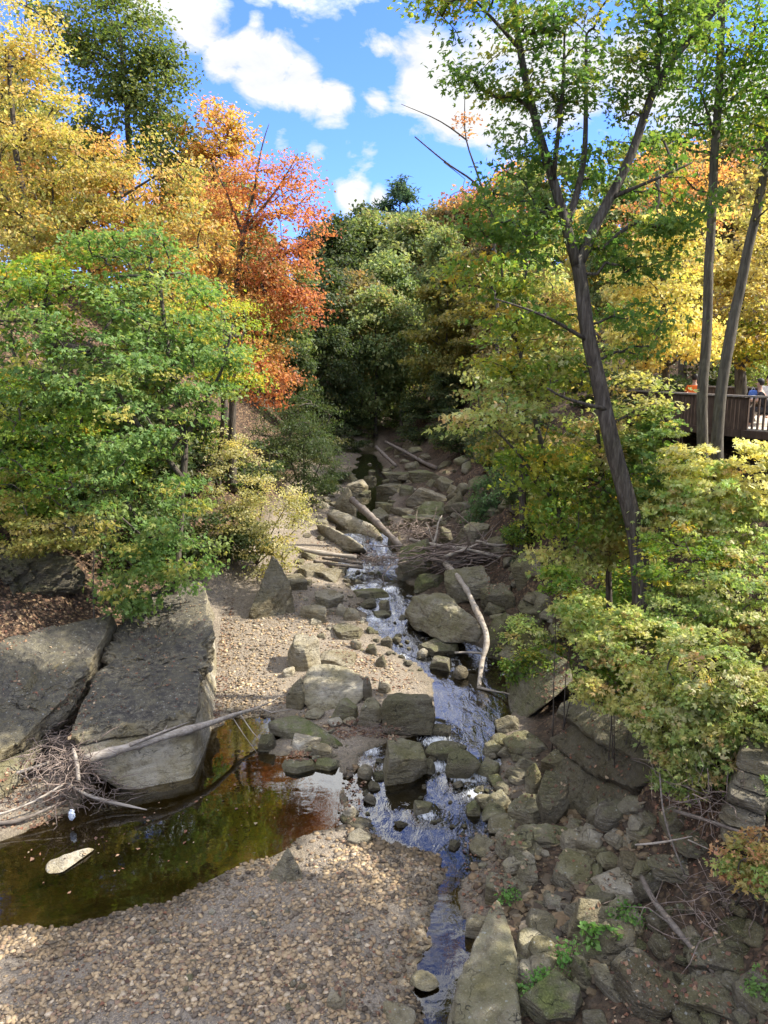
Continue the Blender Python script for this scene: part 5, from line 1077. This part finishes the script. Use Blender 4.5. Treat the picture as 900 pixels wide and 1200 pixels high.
# ------------------------------------------------------------------ driftwood
def log(name, pix, r, label, mat='drift', k=8, group=None, branches=(), cat='driftwood', bname='branch'):
    pts = np.array([P(*p) for p in pix]); root_loc = pts[0]
    L = np.concatenate([[0], np.cumsum(np.linalg.norm(np.diff(pts, axis=0), axis=1))]); t = np.linspace(0, L[-1], max(8, int(L[-1] / .12)))
    q_ = np.stack([np.interp(t, L, pts[:, i]) for i in range(3)], -1)
    for _ in range(4): q_[1:-1] = .5 * q_[1:-1] + .25 * (q_[:-2] + q_[2:])
    rr = np.interp(t / L[-1], np.linspace(0, 1, len(r)), r) * (1 + .35 * fbm(np.stack([t * 3.5, t * 0, t * 0 + pix[0][0]], -1), 3, 3))
    m = MB(); m.tube(q_, rr, k); o = m.build(name, M[mat], None, True, root_loc); tag(o, label, cat, group)
    for bp, br in branches:
        bpts = np.array([P(*p) for p in bp]); m = MB(); m.tube(bpts, np.linspace(br, br * .35, len(bpts)), 5); c = m.build(bname, M[mat], o, True, root_loc); c.location = (0, 0, 0)
    return o
log('driftwood_log', [(98, 891, .78), (150, 876, .85), (190, 864, .95), (245, 848, .85), (285, 834, .65), (304, 829, .6)], [.13, .11, .10, .075, .05, .04], 'bleached driftwood log with forked tip lying across the foot of the long slab', branches=[
    ([(300, 830, .6), (318, 822, .62), (328, 816, .65)], .028), ([(302, 829, .6), (318, 835, .5), (342, 831, .5)], .025), ([(272, 840, .68), (285, 860, .35), (301, 882, .05)], .016), ([(282, 838, .65), (296, 858, .4), (313, 876, .1)], .018), ([(152, 873, 1.0), (190, 858, 1.06), (222, 846, 1.02)], .045), ([(190, 860, 1.0), (196, 850, 1.1)], .02)])
log('driftwood_branch', [(-30, 918, .4), (0, 911, .45), (30, 903, .55), (58, 893, .65)], [.05, .06, .05, .03], 'thick pale driftwood branch poking from the left frame edge above the tangle', branches=[([(20, 906, .5), (32, 912, .45)], .02)])
log('driftwood_branch', [(-20, 958, .3), (0, 955, .3), (40, 940, .4), (76, 918, .6)], [.02, .025, .03, .02], 'thin pale stick slanting up to the twig tangle')
log('driftwood_branch', [(-10, 965, .12), (20, 964, .15), (64, 944, .25)], [.04, .04, .03], 'thick grey stick on the red leaves beside the pool', 'drift_dark')
log('driftwood_branch', [(78, 917, .55), (100, 932, .3), (130, 940, .15), (172, 949, .05)], [.03, .035, .03, .012], 'pale stick reaching right from the tangle along the pool edge', branches=[([(108, 933, .3), (118, 925, .4)], .01), ([(128, 938, .2), (138, 946, .05)], .01)])
log('driftwood_branch', [(92, 915, .65), (90, 890, .95), (86, 878, 1.05)], [.04, .045, .03], 'short upright bark stub in the twig tangle')
log('driftwood_log', [(521, 660, 1.85), (535, 674, 1.78), (548, 693, 1.72), (558, 715, 1.62), (570, 740, 1.25), (571, 756, .95), (565, 773, .6), (563, 790, .35), (561, 807, .1)], [.10, .105, .10, .10, .095, .095, .085, .075, .06],
    'long curving pale branch reaching down from the log jam into the side pool', branches=[([(561, 806, .12), (575, 809, .15), (590, 812, .2)], .05), ([(588, 811, .2), (602, 815, .3), (618, 819, .4)], .03)])
log('fallen_log', [(413, 586, 2.7), (432, 603, 2.55), (448, 619, 2.35), (462, 633, 2.1), (471, 642, 1.9)], [.15, .17, .16, .15, .13], 'thick brown fallen log sloping down to the upright mossy boulder', 'drift_dark', 9)
log('fallen_log', [(345, 642, 2.0), (375, 648, 1.8), (418, 653, 1.65)], [.09, .10, .09], 'uppermost of three grey logs stacked behind the still water', 'drift')
log('fallen_log', [(378, 654, 1.55), (400, 657, 1.5), (425, 660, 1.45)], [.07, .08, .07], 'middle one of three grey logs stacked behind the still water', 'drift_dark')
log('fallen_log', [(368, 658, 1.4), (395, 662, 1.35), (425, 665, 1.3)], [.07, .07, .06], 'lowest of three grey logs stacked behind the still water', 'drift_dark')
log('fallen_log', [(480, 632, 2.25), (510, 639, 2.2), (549, 645, 2.15)], [.055, .08, .09], 'pale straight log resting on top of the jam', 'drift')
log('fallen_log', [(552, 650, 2.05), (575, 646, 2.1), (606, 645, 2.15)], [.08, .08, .07], 'dark log running right from the jam to the bank', 'drift_dark')
log('fallen_log', [(522, 652, 2.2), (548, 643, 2.35), (572, 634, 2.5)], [.06, .07, .05], 'pale crooked limb slanting up across the middle of the jam', 'drift')
log('fallen_log', [(536, 641, 2.4), (566, 648, 2.25), (598, 656, 2.05)], [.05, .06, .05], 'grey limb sloping down to the right across the jam', 'drift')
log('fallen_log', [(500, 655, 1.95), (530, 660, 1.9), (575, 652, 2.0)], [.06, .065, .05], 'low dark limb along the front edge of the jam', 'drift_dark')
log('fallen_log', [(558, 634, 2.6), (580, 640, 2.45), (604, 637, 2.5)], [.045, .05, .04], 'thin pale limb at the right end of the jam', 'drift')
log('driftwood_branch', [(508, 637, 2.2), (513, 622, 2.6), (512, 615, 2.8), (518, 604, 3.05)], [.05, .045, .04, .02], 'forked bone white branch standing up behind the jam', branches=[([(508, 636, 2.2), (502, 618, 2.6), (498, 612, 2.8)], .03), ([(512, 616, 2.8), (506, 617, 2.75)], .02)])
log('fallen_log', [(452, 518, 3.6), (475, 530, 3.3), (498, 543, 3.0), (512, 549, 2.9)], [.11, .12, .13, .13], 'long dark log slanting across the distant creek bed', 'drift_dark')
log('fallen_log', [(441, 524, 3.4), (452, 535, 3.2), (464, 546, 2.95)], [.12, .12, .10], 'shorter dark log left of the long one in the distant creek bed', 'drift_dark')
log('fallen_log', [(266, 690, 1.2), (272, 712, .8), (288, 724, .5)], [.08, .08, .05], 'short brown crooked log between the long slab and the shard', 'drift_dark')
log('fallen_branch', [(752, 1028, 1.1), (765, 1055, 1.05), (785, 1080, 1.1), (810, 1110, 1.1), (840, 1145, 1.1)], [.035, .04, .045, .04, .02], 'long dark fallen branch running down the near right corner', 'drift_dark', branches=[([(790, 1086, 1.1), (760, 1064, 1.2), (730, 1062, 1.0)], .014), ([(818, 1118, 1.1), (830, 1150, 1.0), (845, 1175, .9)], .014)])
log('fallen_branch', [(790, 950, 2.1), (825, 960, 2.2), (860, 972, 2.3), (884, 981, 2.35)], [.03, .03, .025, .02], 'straight brown stick lying below the stone wall', 'drift_dark')
log('fallen_branch', [(744, 990, 1.7), (775, 988, 1.8), (811, 980, 2.1)], [.014, .016, .008], 'thin pale stick above the overhanging ledge', 'drift')
log('fallen_branch', [(773, 905, 2.6), (776, 950, 2.2), (786, 985, 1.8), (803, 1026, 1.35)], [.012, .016, .016, .010], 'thin dark stick hanging down past the ledges', 'drift_dark')
log('fallen_branch', [(806, 984, 1.95), (830, 995, 1.9)], [.012, .008], 'short pale twig on the dark green ledge', 'drift')
log('driftwood_branch', [(533, 765, .5), (550, 764, .5), (566, 766, .5)], [.04, .04, .03], 'short pale log in the shadow left of the curving branch', 'drift')

def tangle(name, label, c, ext, n, r, mat='twig', lmin=.3, lmax=1.2, flat=.5, dirx=None):
    m = MB(); c = np.array(c)
    for _ in range(n):
        p0 = c + rng.normal(size=3) * np.array(ext) * .5
        d = rng.normal(size=3) * [1, 1, flat]
        if dirx is not None: d = d * .55 + np.array(dirx) * rng.choice([-1, 1])
        d /= np.linalg.norm(d); L = rng.uniform(lmin, lmax)
        pts = np.array([p0 + d * L * t + rng.normal(size=3) * .05 * L for t in (0, .35, .7, 1)])
        pts[:, 2] = np.maximum(pts[:, 2], zs(pts[:, 1]) + .02)
        m.tube(pts, np.array([1, .85, .65, .35]) * rng.uniform(.4, 1.2) * r, 4)
    o = m.build(name, M[mat], None, True, c); tag(o, label, 'driftwood', None, 'stuff'); return o
tangle('twig_tangle', 'tangle of grey brown twigs caught between the two great slabs', P(85, 905, .65), (.55, .5, .5), 230, .014, lmin=.2, lmax=.7)
tangle('twig_tangle', 'mat of twigs on the drift between the slabs', P(66, 872, .75), (.8, .9, .22), 170, .012, lmin=.2, lmax=.8, flat=.2)
tangle('twig_tangle', 'twigs trailing from the tangle towards the pool', P(100, 930, .25), (.8, .5, .25), 90, .010, lmin=.2, lmax=.7, flat=.3)
tangle('twig_tangle', 'great heap of brown sticks forming the log jam', P(552, 650, 2.05), (2.3, .9, .38), 250, .03, lmin=.5, lmax=2.2, flat=.3, dirx=(.75, .15, .05))
tangle('twig_tangle', 'dark brushwood heaped behind the mossy boulder', P(490, 622, 2.3), (1.8, 1.0, .3), 200, .016, lmin=.3, lmax=1.3, flat=.5)
tangle('twig_tangle', 'red brown debris wedged against the stacked logs', P(440, 657, 1.45), (1.2, .5, .2), 240, .014, lmin=.15, lmax=.6, flat=.3)
tangle('twig_tangle', 'thin twigs on the leaf drift beside the craggy boulder', P(440, 855, .3), (.7, .3, .08), 60, .007, lmin=.2, lmax=.6, flat=.15)
tangle('twig_tangle', 'dead twigs under the bushes beside the stone wall', P(840, 935, 2.4), (.7, .5, .4), 110, .008, lmin=.25, lmax=.9, flat=.8)
tangle('twig_tangle', 'dark sticks in the hollow under the overhanging ledge', P(850, 1060, 1.5), (.9, .5, .3), 110, .008, lmin=.25, lmax=.9, flat=.5)

# scrap caught in the twigs
def crumple(name, label, px, py, z, w, h, mat, cat):
    V, Fc = ico(4); c = P(px, py, z); V = V * [w / 2, w / 3, h / 2]; V = V * (1 + .6 * fbm(V * 9 / w * .6 + 3, 3, 8)[:, None]); o = mesh_np(name, V, Fc, M[mat], None, False, loc=c); tag(o, label, cat); return o
crumple('plastic_scrap', 'crumpled pale blue plastic scrap hanging below the twig tangle', 84, 955, .24, .13, .2, 'scrap', 'litter')

# ------------------------------------------------------------------ dry stone wall stub
wb = P(868, 960, 2.25); yaw = -.55
wall = empty('stone_wall', wb, 'stub of grey coursed stone wall under the bushes at the right edge', 'wall')
ca, sa = math.cos(yaw), math.sin(yaw)
zc = -.15
for i, (hh, ww) in enumerate(((.24, .66), (.2, .64), (.23, .66), (.2, .62), (.22, .6))):
    x = 0
    N, Dd = unit_rock('block', 900 + i); V, Fc = star(N, Dd, 5, 28); lo, hi = V.min(0), V.max(0); V = (V - (lo + hi) / 2) / (hi - lo)
    V = np.sign(V) * np.abs(V * 2) ** .55 / 2
    V = V * [ww, 1.25 - i * .05, hh * 1.04]; V = rough_up(V, .5, 910 + i, .5, layer=.6)
    off = np.array([.03 * i, .16 * i, zc + hh / 2]); V = V + off
    V = np.stack([V[:, 0] * ca - V[:, 1] * sa, V[:, 0] * sa + V[:, 1] * ca, V[:, 2]], -1)
    o = mesh_np('stone_course', V, Fc, M['rock'], wall, True); o['tone'] = .32 + .12 * (i % 2); o['moss'] = .08; o['wet'] = .1; o['stain'] = .4; zc += hh

# ------------------------------------------------------------------ deck
DZ, RT = 7.25, 8.2
DP = np.array([PY(740, 450, 28.5)[:2], PY(768, 450, 27.2)[:2], PY(800, 450, 25.6)[:2], PY(838, 450, 24.1)[:2], PY(876, 450, 22.9)[:2], PY(915, 450, 22.0)[:2], PY(960, 450, 21.2)[:2], PY(1010, 450, 20.6)[:2]])
deck = empty('wooden_deck', (*DP[3], H1(*DP[3])), 'curved brown wooden viewing deck raised on posts above the right bank', 'deck'); dl_ = np.array(deck.location)
back = [(a_ + b_ * .0) for a_, b_ in zip(DP, DP)]
nrmv = np.array([.42, .9])
inner = DP + nrmv * 7.5
def dmesh(name, mb, mat):
    o = mb.build(name, M[mat], deck, False, dl_); o.location = (0, 0, 0); return o
m = MB(); n = len(DP); V = np.concatenate([np.c_[DP, np.full(n, DZ)], np.c_[inner, np.full(n, DZ)], np.c_[DP, np.full(n, DZ - .05)], np.c_[inner, np.full(n, DZ - .05)]])
Fq = []
for i in range(n - 1): Fq += [[i, i + 1, n + i + 1, n + i], [2 * n + i, 3 * n + i, 3 * n + i + 1, 2 * n + i + 1], [i, 2 * n + i, 2 * n + i + 1, i + 1], [n + i, n + i + 1, 3 * n + i + 1, 3 * n + i]]
m.add(V, Fq); dmesh('deck_floor', m, 'decktop')
def seg_box(mb, a, b, z0, z1, th, out=0.0):
    a, b = np.array(a), np.array(b); d = b - a; L = np.linalg.norm(d); nv = np.array([d[1], -d[0]]) / L
    c = (a + b) / 2 + nv * out; mb.box((*c, (z0 + z1) / 2), L, th, z1 - z0, math.atan2(d[1], d[0]))
m = MB()
for i in range(n - 1): seg_box(m, DP[i], DP[i + 1], DZ - .27, DZ - .055, .06, .09)
dmesh('stringer', m, 'deckwood')
m = MB()
for i in range(n - 1): seg_box(m, DP[i], DP[i + 1], RT - .05, RT, .17, .05)
dmesh('top_rail', m, 'railtop')
m = MB()
for i in range(0, 4):
    a, b = DP[i], DP[i + 1]; L = np.linalg.norm(b - a); k = int(L / .145)
    for j in range(k): seg_box(m, a + (b - a) * (j / k + .004), a + (b - a) * ((j + 1) / k - .012), DZ - .05, RT - .055, .028, .05)
dmesh('plank_panel', m, 'deckwood')
for i in range(4, n - 1):
    a, b = DP[i], DP[i + 1]; L = np.linalg.norm(b - a); k = int(L / .15)
    for j in range(k):
        m = MB(); p = a + (b - a) * ((j + .5) / k); m.box((*p, (DZ + RT) / 2 - .03), .05, .05, RT - DZ - .05, math.atan2(*(b - a)[::-1])); dmesh('baluster', m, 'deckwood')
for i in range(n):
    m = MB(); p = DP[i] + np.array([.02, -.02]); zb = H1(*p) - .2; m.box((*p, (zb + RT - .06) / 2), .13, .13, RT - .06 - zb, .5); dmesh('post', m, 'deckwood')
for i in (1, 3, 5):
    m = MB(); p = DP[i] + nrmv * 3; zb = H1(*p) - .2; m.box((*p, (zb + DZ - .06) / 2), .14, .14, DZ - .06 - zb, .5); dmesh('post', m, 'deckwood')
# back fence of the deck
fa, fb = inner[0], inner[-1]
bf = empty('wooden_fence', (*((fa + fb) / 2), DZ), 'low brown board fence along the back of the deck', 'fence'); bl = np.array(bf.location)
m = MB(); L = np.linalg.norm(fb - fa); k = int(L / .16)
for j in range(k): seg_box(m, fa + (fb - fa) * (j / k), fa + (fb - fa) * ((j + .93) / k), DZ + .08, DZ + .95, .03)
o = m.build('board', M['deckwood'], bf, False, bl); o.location = (0, 0, 0)
for j in range(8):
    m = MB(); p = fa + (fb - fa) * (j / 7); m.box((*p, DZ + .52), .12, .12, 1.04, .3); o = m.build('post', M['deckwood'], bf, False, bl); o.location = (0, 0, 0)
m = MB(); seg_box(m, fa, fb, DZ + .95, DZ + 1.0, .14); o = m.build('top_rail', M['railtop'], bf, False, bl); o.location = (0, 0, 0)

def picnic(px, Y, yaw, label):
    c = PY(px, 450, Y); t = empty('picnic_table', (c[0], c[1], DZ), label, 'table', 'picnic tables on the deck'); t.rotation_euler = (0, 0, yaw)
    m = MB()
    for j in range(5): m.box((0, (j - 2) * .155, .74), 1.8, .145, .045)
    m.build('tabletop', M['decktop'], t)
    for s in (-1, 1):
        m = MB(); m.box((0, s * .72, .44), 1.8, .26, .045); m.build('bench', M['decktop'], t)
    for s in (-1, 1):
        m = MB()
        for ss in (-1, 1): m.tube([(s * .6, ss * .68, 0), (s * .6, ss * .25, .715)], .045, 4)
        m.box((s * .6, 0, .395), .06, 1.6, .09); m.box((s * .6, 0, .69), .06, .7, .06)
        m.build('leg', M['decktop'], t)
    return t
picnic(853, 26.2, .55, 'sunlit pale picnic table between the leaning trunk and the balusters')
picnic(824, 28.6, .4, 'picnic table half hidden behind the straight grey trunk')
picnic(903, 24.4, .9, 'picnic table behind the balusters at the right frame edge')

# people
def skin_obj(name, verts, edges, radii, mat, parent, sub=2):
    me = bpy.data.meshes.new(name); me.from_pydata([tuple(map(float, v)) for v in verts], edges, []); me.materials.append(mat)
    o = bpy.data.objects.new(name, me); C.objects.link(o); o.parent = parent
    md = o.modifiers.new('Skin', 'SKIN'); md.use_smooth_shade = True
    for v, r in zip(me.skin_vertices[0].data, radii): v.radius = (r, r) if not isinstance(r, tuple) else r
    me.skin_vertices[0].data[0].use_root = True
    s = o.modifiers.new('Sub', 'SUBSURF'); s.levels = sub; s.render_levels = sub
    return o
def person(loc, yaw, label, shirt, trousers, hairm, arm='down', lean=0.0, scale=1.0):
    t = empty('person', loc, label, 'person'); t.rotation_euler = (0, 0, yaw); t.scale = (scale,) * 3
    hip = .5; l = lean                       # seated on a bench, facing +y
    V = [(0, 0, hip), (0, l * .3, hip + .22), (0, l * .8, hip + .44), (0, l, hip + .56), (0, l + .02, hip + .64), (0, l + .03, hip + .74), (0, l + .03, hip + .83)]
    rad = [(.16, .12), (.15, .11), (.17, .11), (.08, .08), (.055, .055), (.088, .1), (.07, .08)]; E = [(i, i + 1) for i in range(6)]
    for s in (-1, 1):
        i = len(V); 
        el = (s * .27, l + .12, hip + .26); ha = (s * .16, l + .36, hip + .30)
        V += [(s * .19, l, hip + .49), el, ha, (ha[0] * .8, ha[1] + .10, ha[2])]; rad += [.06, .045, .034, .03]; E += [(2, i), (i, i + 1), (i + 1, i + 2), (i + 2, i + 3)]
        j = len(V); V += [(s * .1, .02, hip), (s * .12, .42, hip + .01), (s * .12, .44, .08), (s * .12, .58, .04)]; rad += [.09, .065, .045, .038]; E += [(0, j), (j, j + 1), (j + 1, j + 2), (j + 2, j + 3)]
    skin_obj('body', V, E, rad, M['skin'], t)
    sv = [V[1], V[2], (0, l, hip + .53), V[0]]; sr = [(.175, .135), (.195, .14), (.1, .1), (.18, .14)]; se = [(3, 0), (0, 1), (1, 2)]
    for s, b0 in ((-1, 7), (1, 15)):
        i = len(sv); sv += [V[b0], tuple(np.array(V[b0]) * .25 + np.array(V[b0 + 1]) * .75)]; sr += [.08, .065]; se += [(1, i), (i, i + 1)]
    skin_obj('shirt', sv, se, sr, M[shirt], t)
    tv = [V[0]]; tr_ = [(.18, .14)]; te = []
    for b0 in (11, 19):
        i = len(tv); tv += [V[b0], V[b0 + 1], V[b0 + 2]]; tr_ += [.105, .082, .06]; te += [(0, i), (i, i + 1), (i + 1, i + 2)]
    skin_obj('trousers', tv, te, tr_, M[trousers], t)
    Vh, Fh = ico(3); Vh = Vh * [.1, .12, .125] * (1 + .06 * fbm(Vh * 4, 2, 2)[:, None]); Vh[:, 2] = np.where(Vh[:, 1] > .04, np.maximum(Vh[:, 2], .045), Vh[:, 2]); mesh_np('hair', Vh + [0, l + .01, hip + .815], Fh, M[hairm], t, True)
    Vn, Fn = ico(2); mesh_np('nose', Vn * [.015, .022, .022] + [0, l + .135, hip + .76], Fn, M['skin'], t, True)
    m = MB()
    for s in (-1, 1): V_, F_ = ico(2); m.add(V_ * .011 + [s * .033, l + .122, hip + .785], None, F_)
    m.build('eyes', M['hair'], t, True)
c = PY(814, 450, 26.3); person((c[0], c[1], DZ + .12), R(-15), 'person in a bright orange shirt seated with their back to the creek behind the railing', 'orange', 'denim', 'hair', lean=.02)
c = PY(899, 450, 23.6); person((c[0] + .05, c[1], DZ + .0), R(75), 'dark haired person in a dark top leaning on the table at the right frame edge', 'dark', 'dark', 'hair', lean=.22)
c = PY(903, 440, 26.0); person((c[0], c[1], DZ + .1), R(140), 'person in a white shirt seated behind the dark haired one at the frame edge', 'white', 'dark', 'dark', lean=.05)
# blue bag on the table
c = PY(882, 466, 23.7)
bg = empty('bag', (c[0], c[1], DZ + .77), 'small blue and white bag standing on the table by the balusters', 'bag')
V, Fc = ico(4); Vb = np.sign(V) * np.abs(V) ** .6 * [.12, .09, .15]; mesh_np('pouch', Vb * (1 + .05 * fbm(V * 5, 2, 4)[:, None]) + [0, 0, .16], Fc, M['blue'], bg, True)
Vf = np.sign(V) * np.abs(V) ** .6 * [.07, .03, .06]; mesh_np('pocket', Vf + [-.01, -.085, .10], Fc, M['white'], bg, True)
m = MB(); m.tube([(-.05, 0, .30), (-.03, 0, .37), (.03, 0, .37), (.05, 0, .30)], .012, 6); m.build('handle', M['white'], bg, True)

# ------------------------------------------------------------------ sun, sky, camera
SUN_AZ, SUN_EL = R(86), R(44)           # clockwise from the view direction (+y)
sd = Vector((math.sin(SUN_AZ) * math.cos(SUN_EL), math.cos(SUN_AZ) * math.cos(SUN_EL), math.sin(SUN_EL)))
L = bpy.data.lights.new('sun', 'SUN'); L.energy = 3.5; L.angle = R(.53); L.color = (1, .94, .84)
lo_ = bpy.data.objects.new('sun', L); C.objects.link(lo_); lo_.rotation_euler = sd.to_track_quat('Z', 'Y').to_euler(); lo_.location = (20, 10, 40)
w = bpy.data.worlds.new('World'); sc.world = w; w.use_nodes = True; nt = w.node_tree; nt.nodes.clear()
class WN(NT):
    def __init__(s): s.t = nt
s = WN()
out = s.n('ShaderNodeOutputWorld'); bgn = s.n('ShaderNodeBackground'); bgn.inputs[1].default_value = SKY_STRENGTH = .15
sky = s.n('ShaderNodeTexSky', sky_type='NISHITA'); sky.sun_disc = False; sky.sun_elevation = SUN_EL; sky.sun_rotation = SUN_AZ; sky.air_density = 1.0; sky.dust_density = .4; sky.ozone_density = 2.5
gen = s.n('ShaderNodeTexCoord').outputs['Generated']
nw = s.noise(5.0, 6, .6, s.mapping(gen, (1, 1, 2.2)), .3); n_lo = nw.outputs['Fac']; n_hi = s.noise(15, 6, .62, s.mapping(gen, (1, 1, 1.8)), .4).outputs['Fac']
mask = None
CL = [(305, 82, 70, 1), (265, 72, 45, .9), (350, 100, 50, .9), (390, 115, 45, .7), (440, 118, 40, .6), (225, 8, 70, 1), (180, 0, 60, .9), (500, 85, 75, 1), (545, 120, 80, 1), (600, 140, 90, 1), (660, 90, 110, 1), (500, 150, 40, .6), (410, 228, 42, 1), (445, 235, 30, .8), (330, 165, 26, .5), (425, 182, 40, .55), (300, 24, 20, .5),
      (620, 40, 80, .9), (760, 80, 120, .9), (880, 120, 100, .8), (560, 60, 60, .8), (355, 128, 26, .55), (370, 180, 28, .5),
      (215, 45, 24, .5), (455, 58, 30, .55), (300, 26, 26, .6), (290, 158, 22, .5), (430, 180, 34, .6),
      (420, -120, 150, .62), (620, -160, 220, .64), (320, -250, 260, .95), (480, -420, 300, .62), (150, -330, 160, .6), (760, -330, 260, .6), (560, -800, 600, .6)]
for a_, b_, rpx, amp in CL:
    d = ray(a_, b_); d = d / np.linalg.norm(d)
    dt = s.n('ShaderNodeVectorMath', operation='DISTANCE'); mp = s.n('ShaderNodeVectorMath', operation='NORMALIZE'); s.l(gen, mp.inputs[0]); s.l(mp.outputs[0], dt.inputs[0]); dt.inputs[1].default_value = d
    f = s.n('ShaderNodeMapRange', interpolation_type='SMOOTHSTEP'); s.l(dt.outputs['Value'], f.inputs[0]); f.inputs[1].default_value = rpx / F * 1.08; f.inputs[2].default_value = 0; f.inputs[3].default_value = 0; f.inputs[4].default_value = amp
    mask = f.outputs[0] if mask is None else s.math('MAXIMUM', mask, f.outputs[0])
# unseen cloud behind and overhead, added to whiten and lift the shade light
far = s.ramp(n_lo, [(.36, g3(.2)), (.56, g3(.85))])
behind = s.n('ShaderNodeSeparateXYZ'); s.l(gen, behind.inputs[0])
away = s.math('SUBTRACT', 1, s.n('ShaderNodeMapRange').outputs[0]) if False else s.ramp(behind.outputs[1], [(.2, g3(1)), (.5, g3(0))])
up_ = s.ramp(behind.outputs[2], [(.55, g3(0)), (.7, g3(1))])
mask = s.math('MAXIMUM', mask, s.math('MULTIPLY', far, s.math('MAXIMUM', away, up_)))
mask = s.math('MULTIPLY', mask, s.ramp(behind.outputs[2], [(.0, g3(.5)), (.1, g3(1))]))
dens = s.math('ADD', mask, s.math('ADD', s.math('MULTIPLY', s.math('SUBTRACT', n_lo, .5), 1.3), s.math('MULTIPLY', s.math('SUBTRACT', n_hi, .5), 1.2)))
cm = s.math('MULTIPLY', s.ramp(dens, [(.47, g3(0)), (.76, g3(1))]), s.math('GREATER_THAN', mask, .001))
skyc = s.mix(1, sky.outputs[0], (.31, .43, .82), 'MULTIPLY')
cc = s.ramp(n_hi, [(.3, (.8, .84, .9)), (.6, (1, 1, 1))]); ccs = s.mix(1, cc, s.ramp(behind.outputs[2], [(.36, g3(.27)), (.50, g3(.8))]), 'MULTIPLY'); cs_ = s.n('ShaderNodeVectorMath', operation='SCALE'); s.l(ccs, cs_.inputs[0]); cs_.inputs['Scale'].default_value = 8.0; ccs = cs_.outputs[0]  # clouds high above the view brightened to add fill light and water reflections
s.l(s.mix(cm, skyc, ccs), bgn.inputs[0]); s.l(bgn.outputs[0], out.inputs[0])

cam = bpy.data.cameras.new('camera'); co_ = bpy.data.objects.new('camera', cam); C.objects.link(co_); sc.camera = co_
co_.location = (0, 0, CAMH); co_.rotation_euler = (R(90) - PITCH, 0, 0)
cam.sensor_fit = 'VERTICAL'; cam.sensor_height = 36; cam.sensor_width = 27; cam.lens = 36 * F / 1200; cam.clip_end = 600; cam.clip_start = .1
sc.view_settings.view_transform = 'Standard'; sc.view_settings.look = 'None'; sc.view_settings.gamma = 1; sc.view_settings.exposure = 1.75
cy = sc.cycles; cy.max_bounces = 7; cy.diffuse_bounces = 3; cy.glossy_bounces = 3; cy.transmission_bounces = 4; cy.transparent_max_bounces = 8; cy.caustics_reflective = False; cy.caustics_refractive = False
cy.sample_clamp_indirect = 6
try:
    cy.use_denoising = True; cy.denoiser = 'OPENIMAGEDENOISE'; cy.denoising_input_passes = 'RGB_ALBEDO_NORMAL'; cy.denoising_prefilter = 'ACCURATE'
except Exception: pass
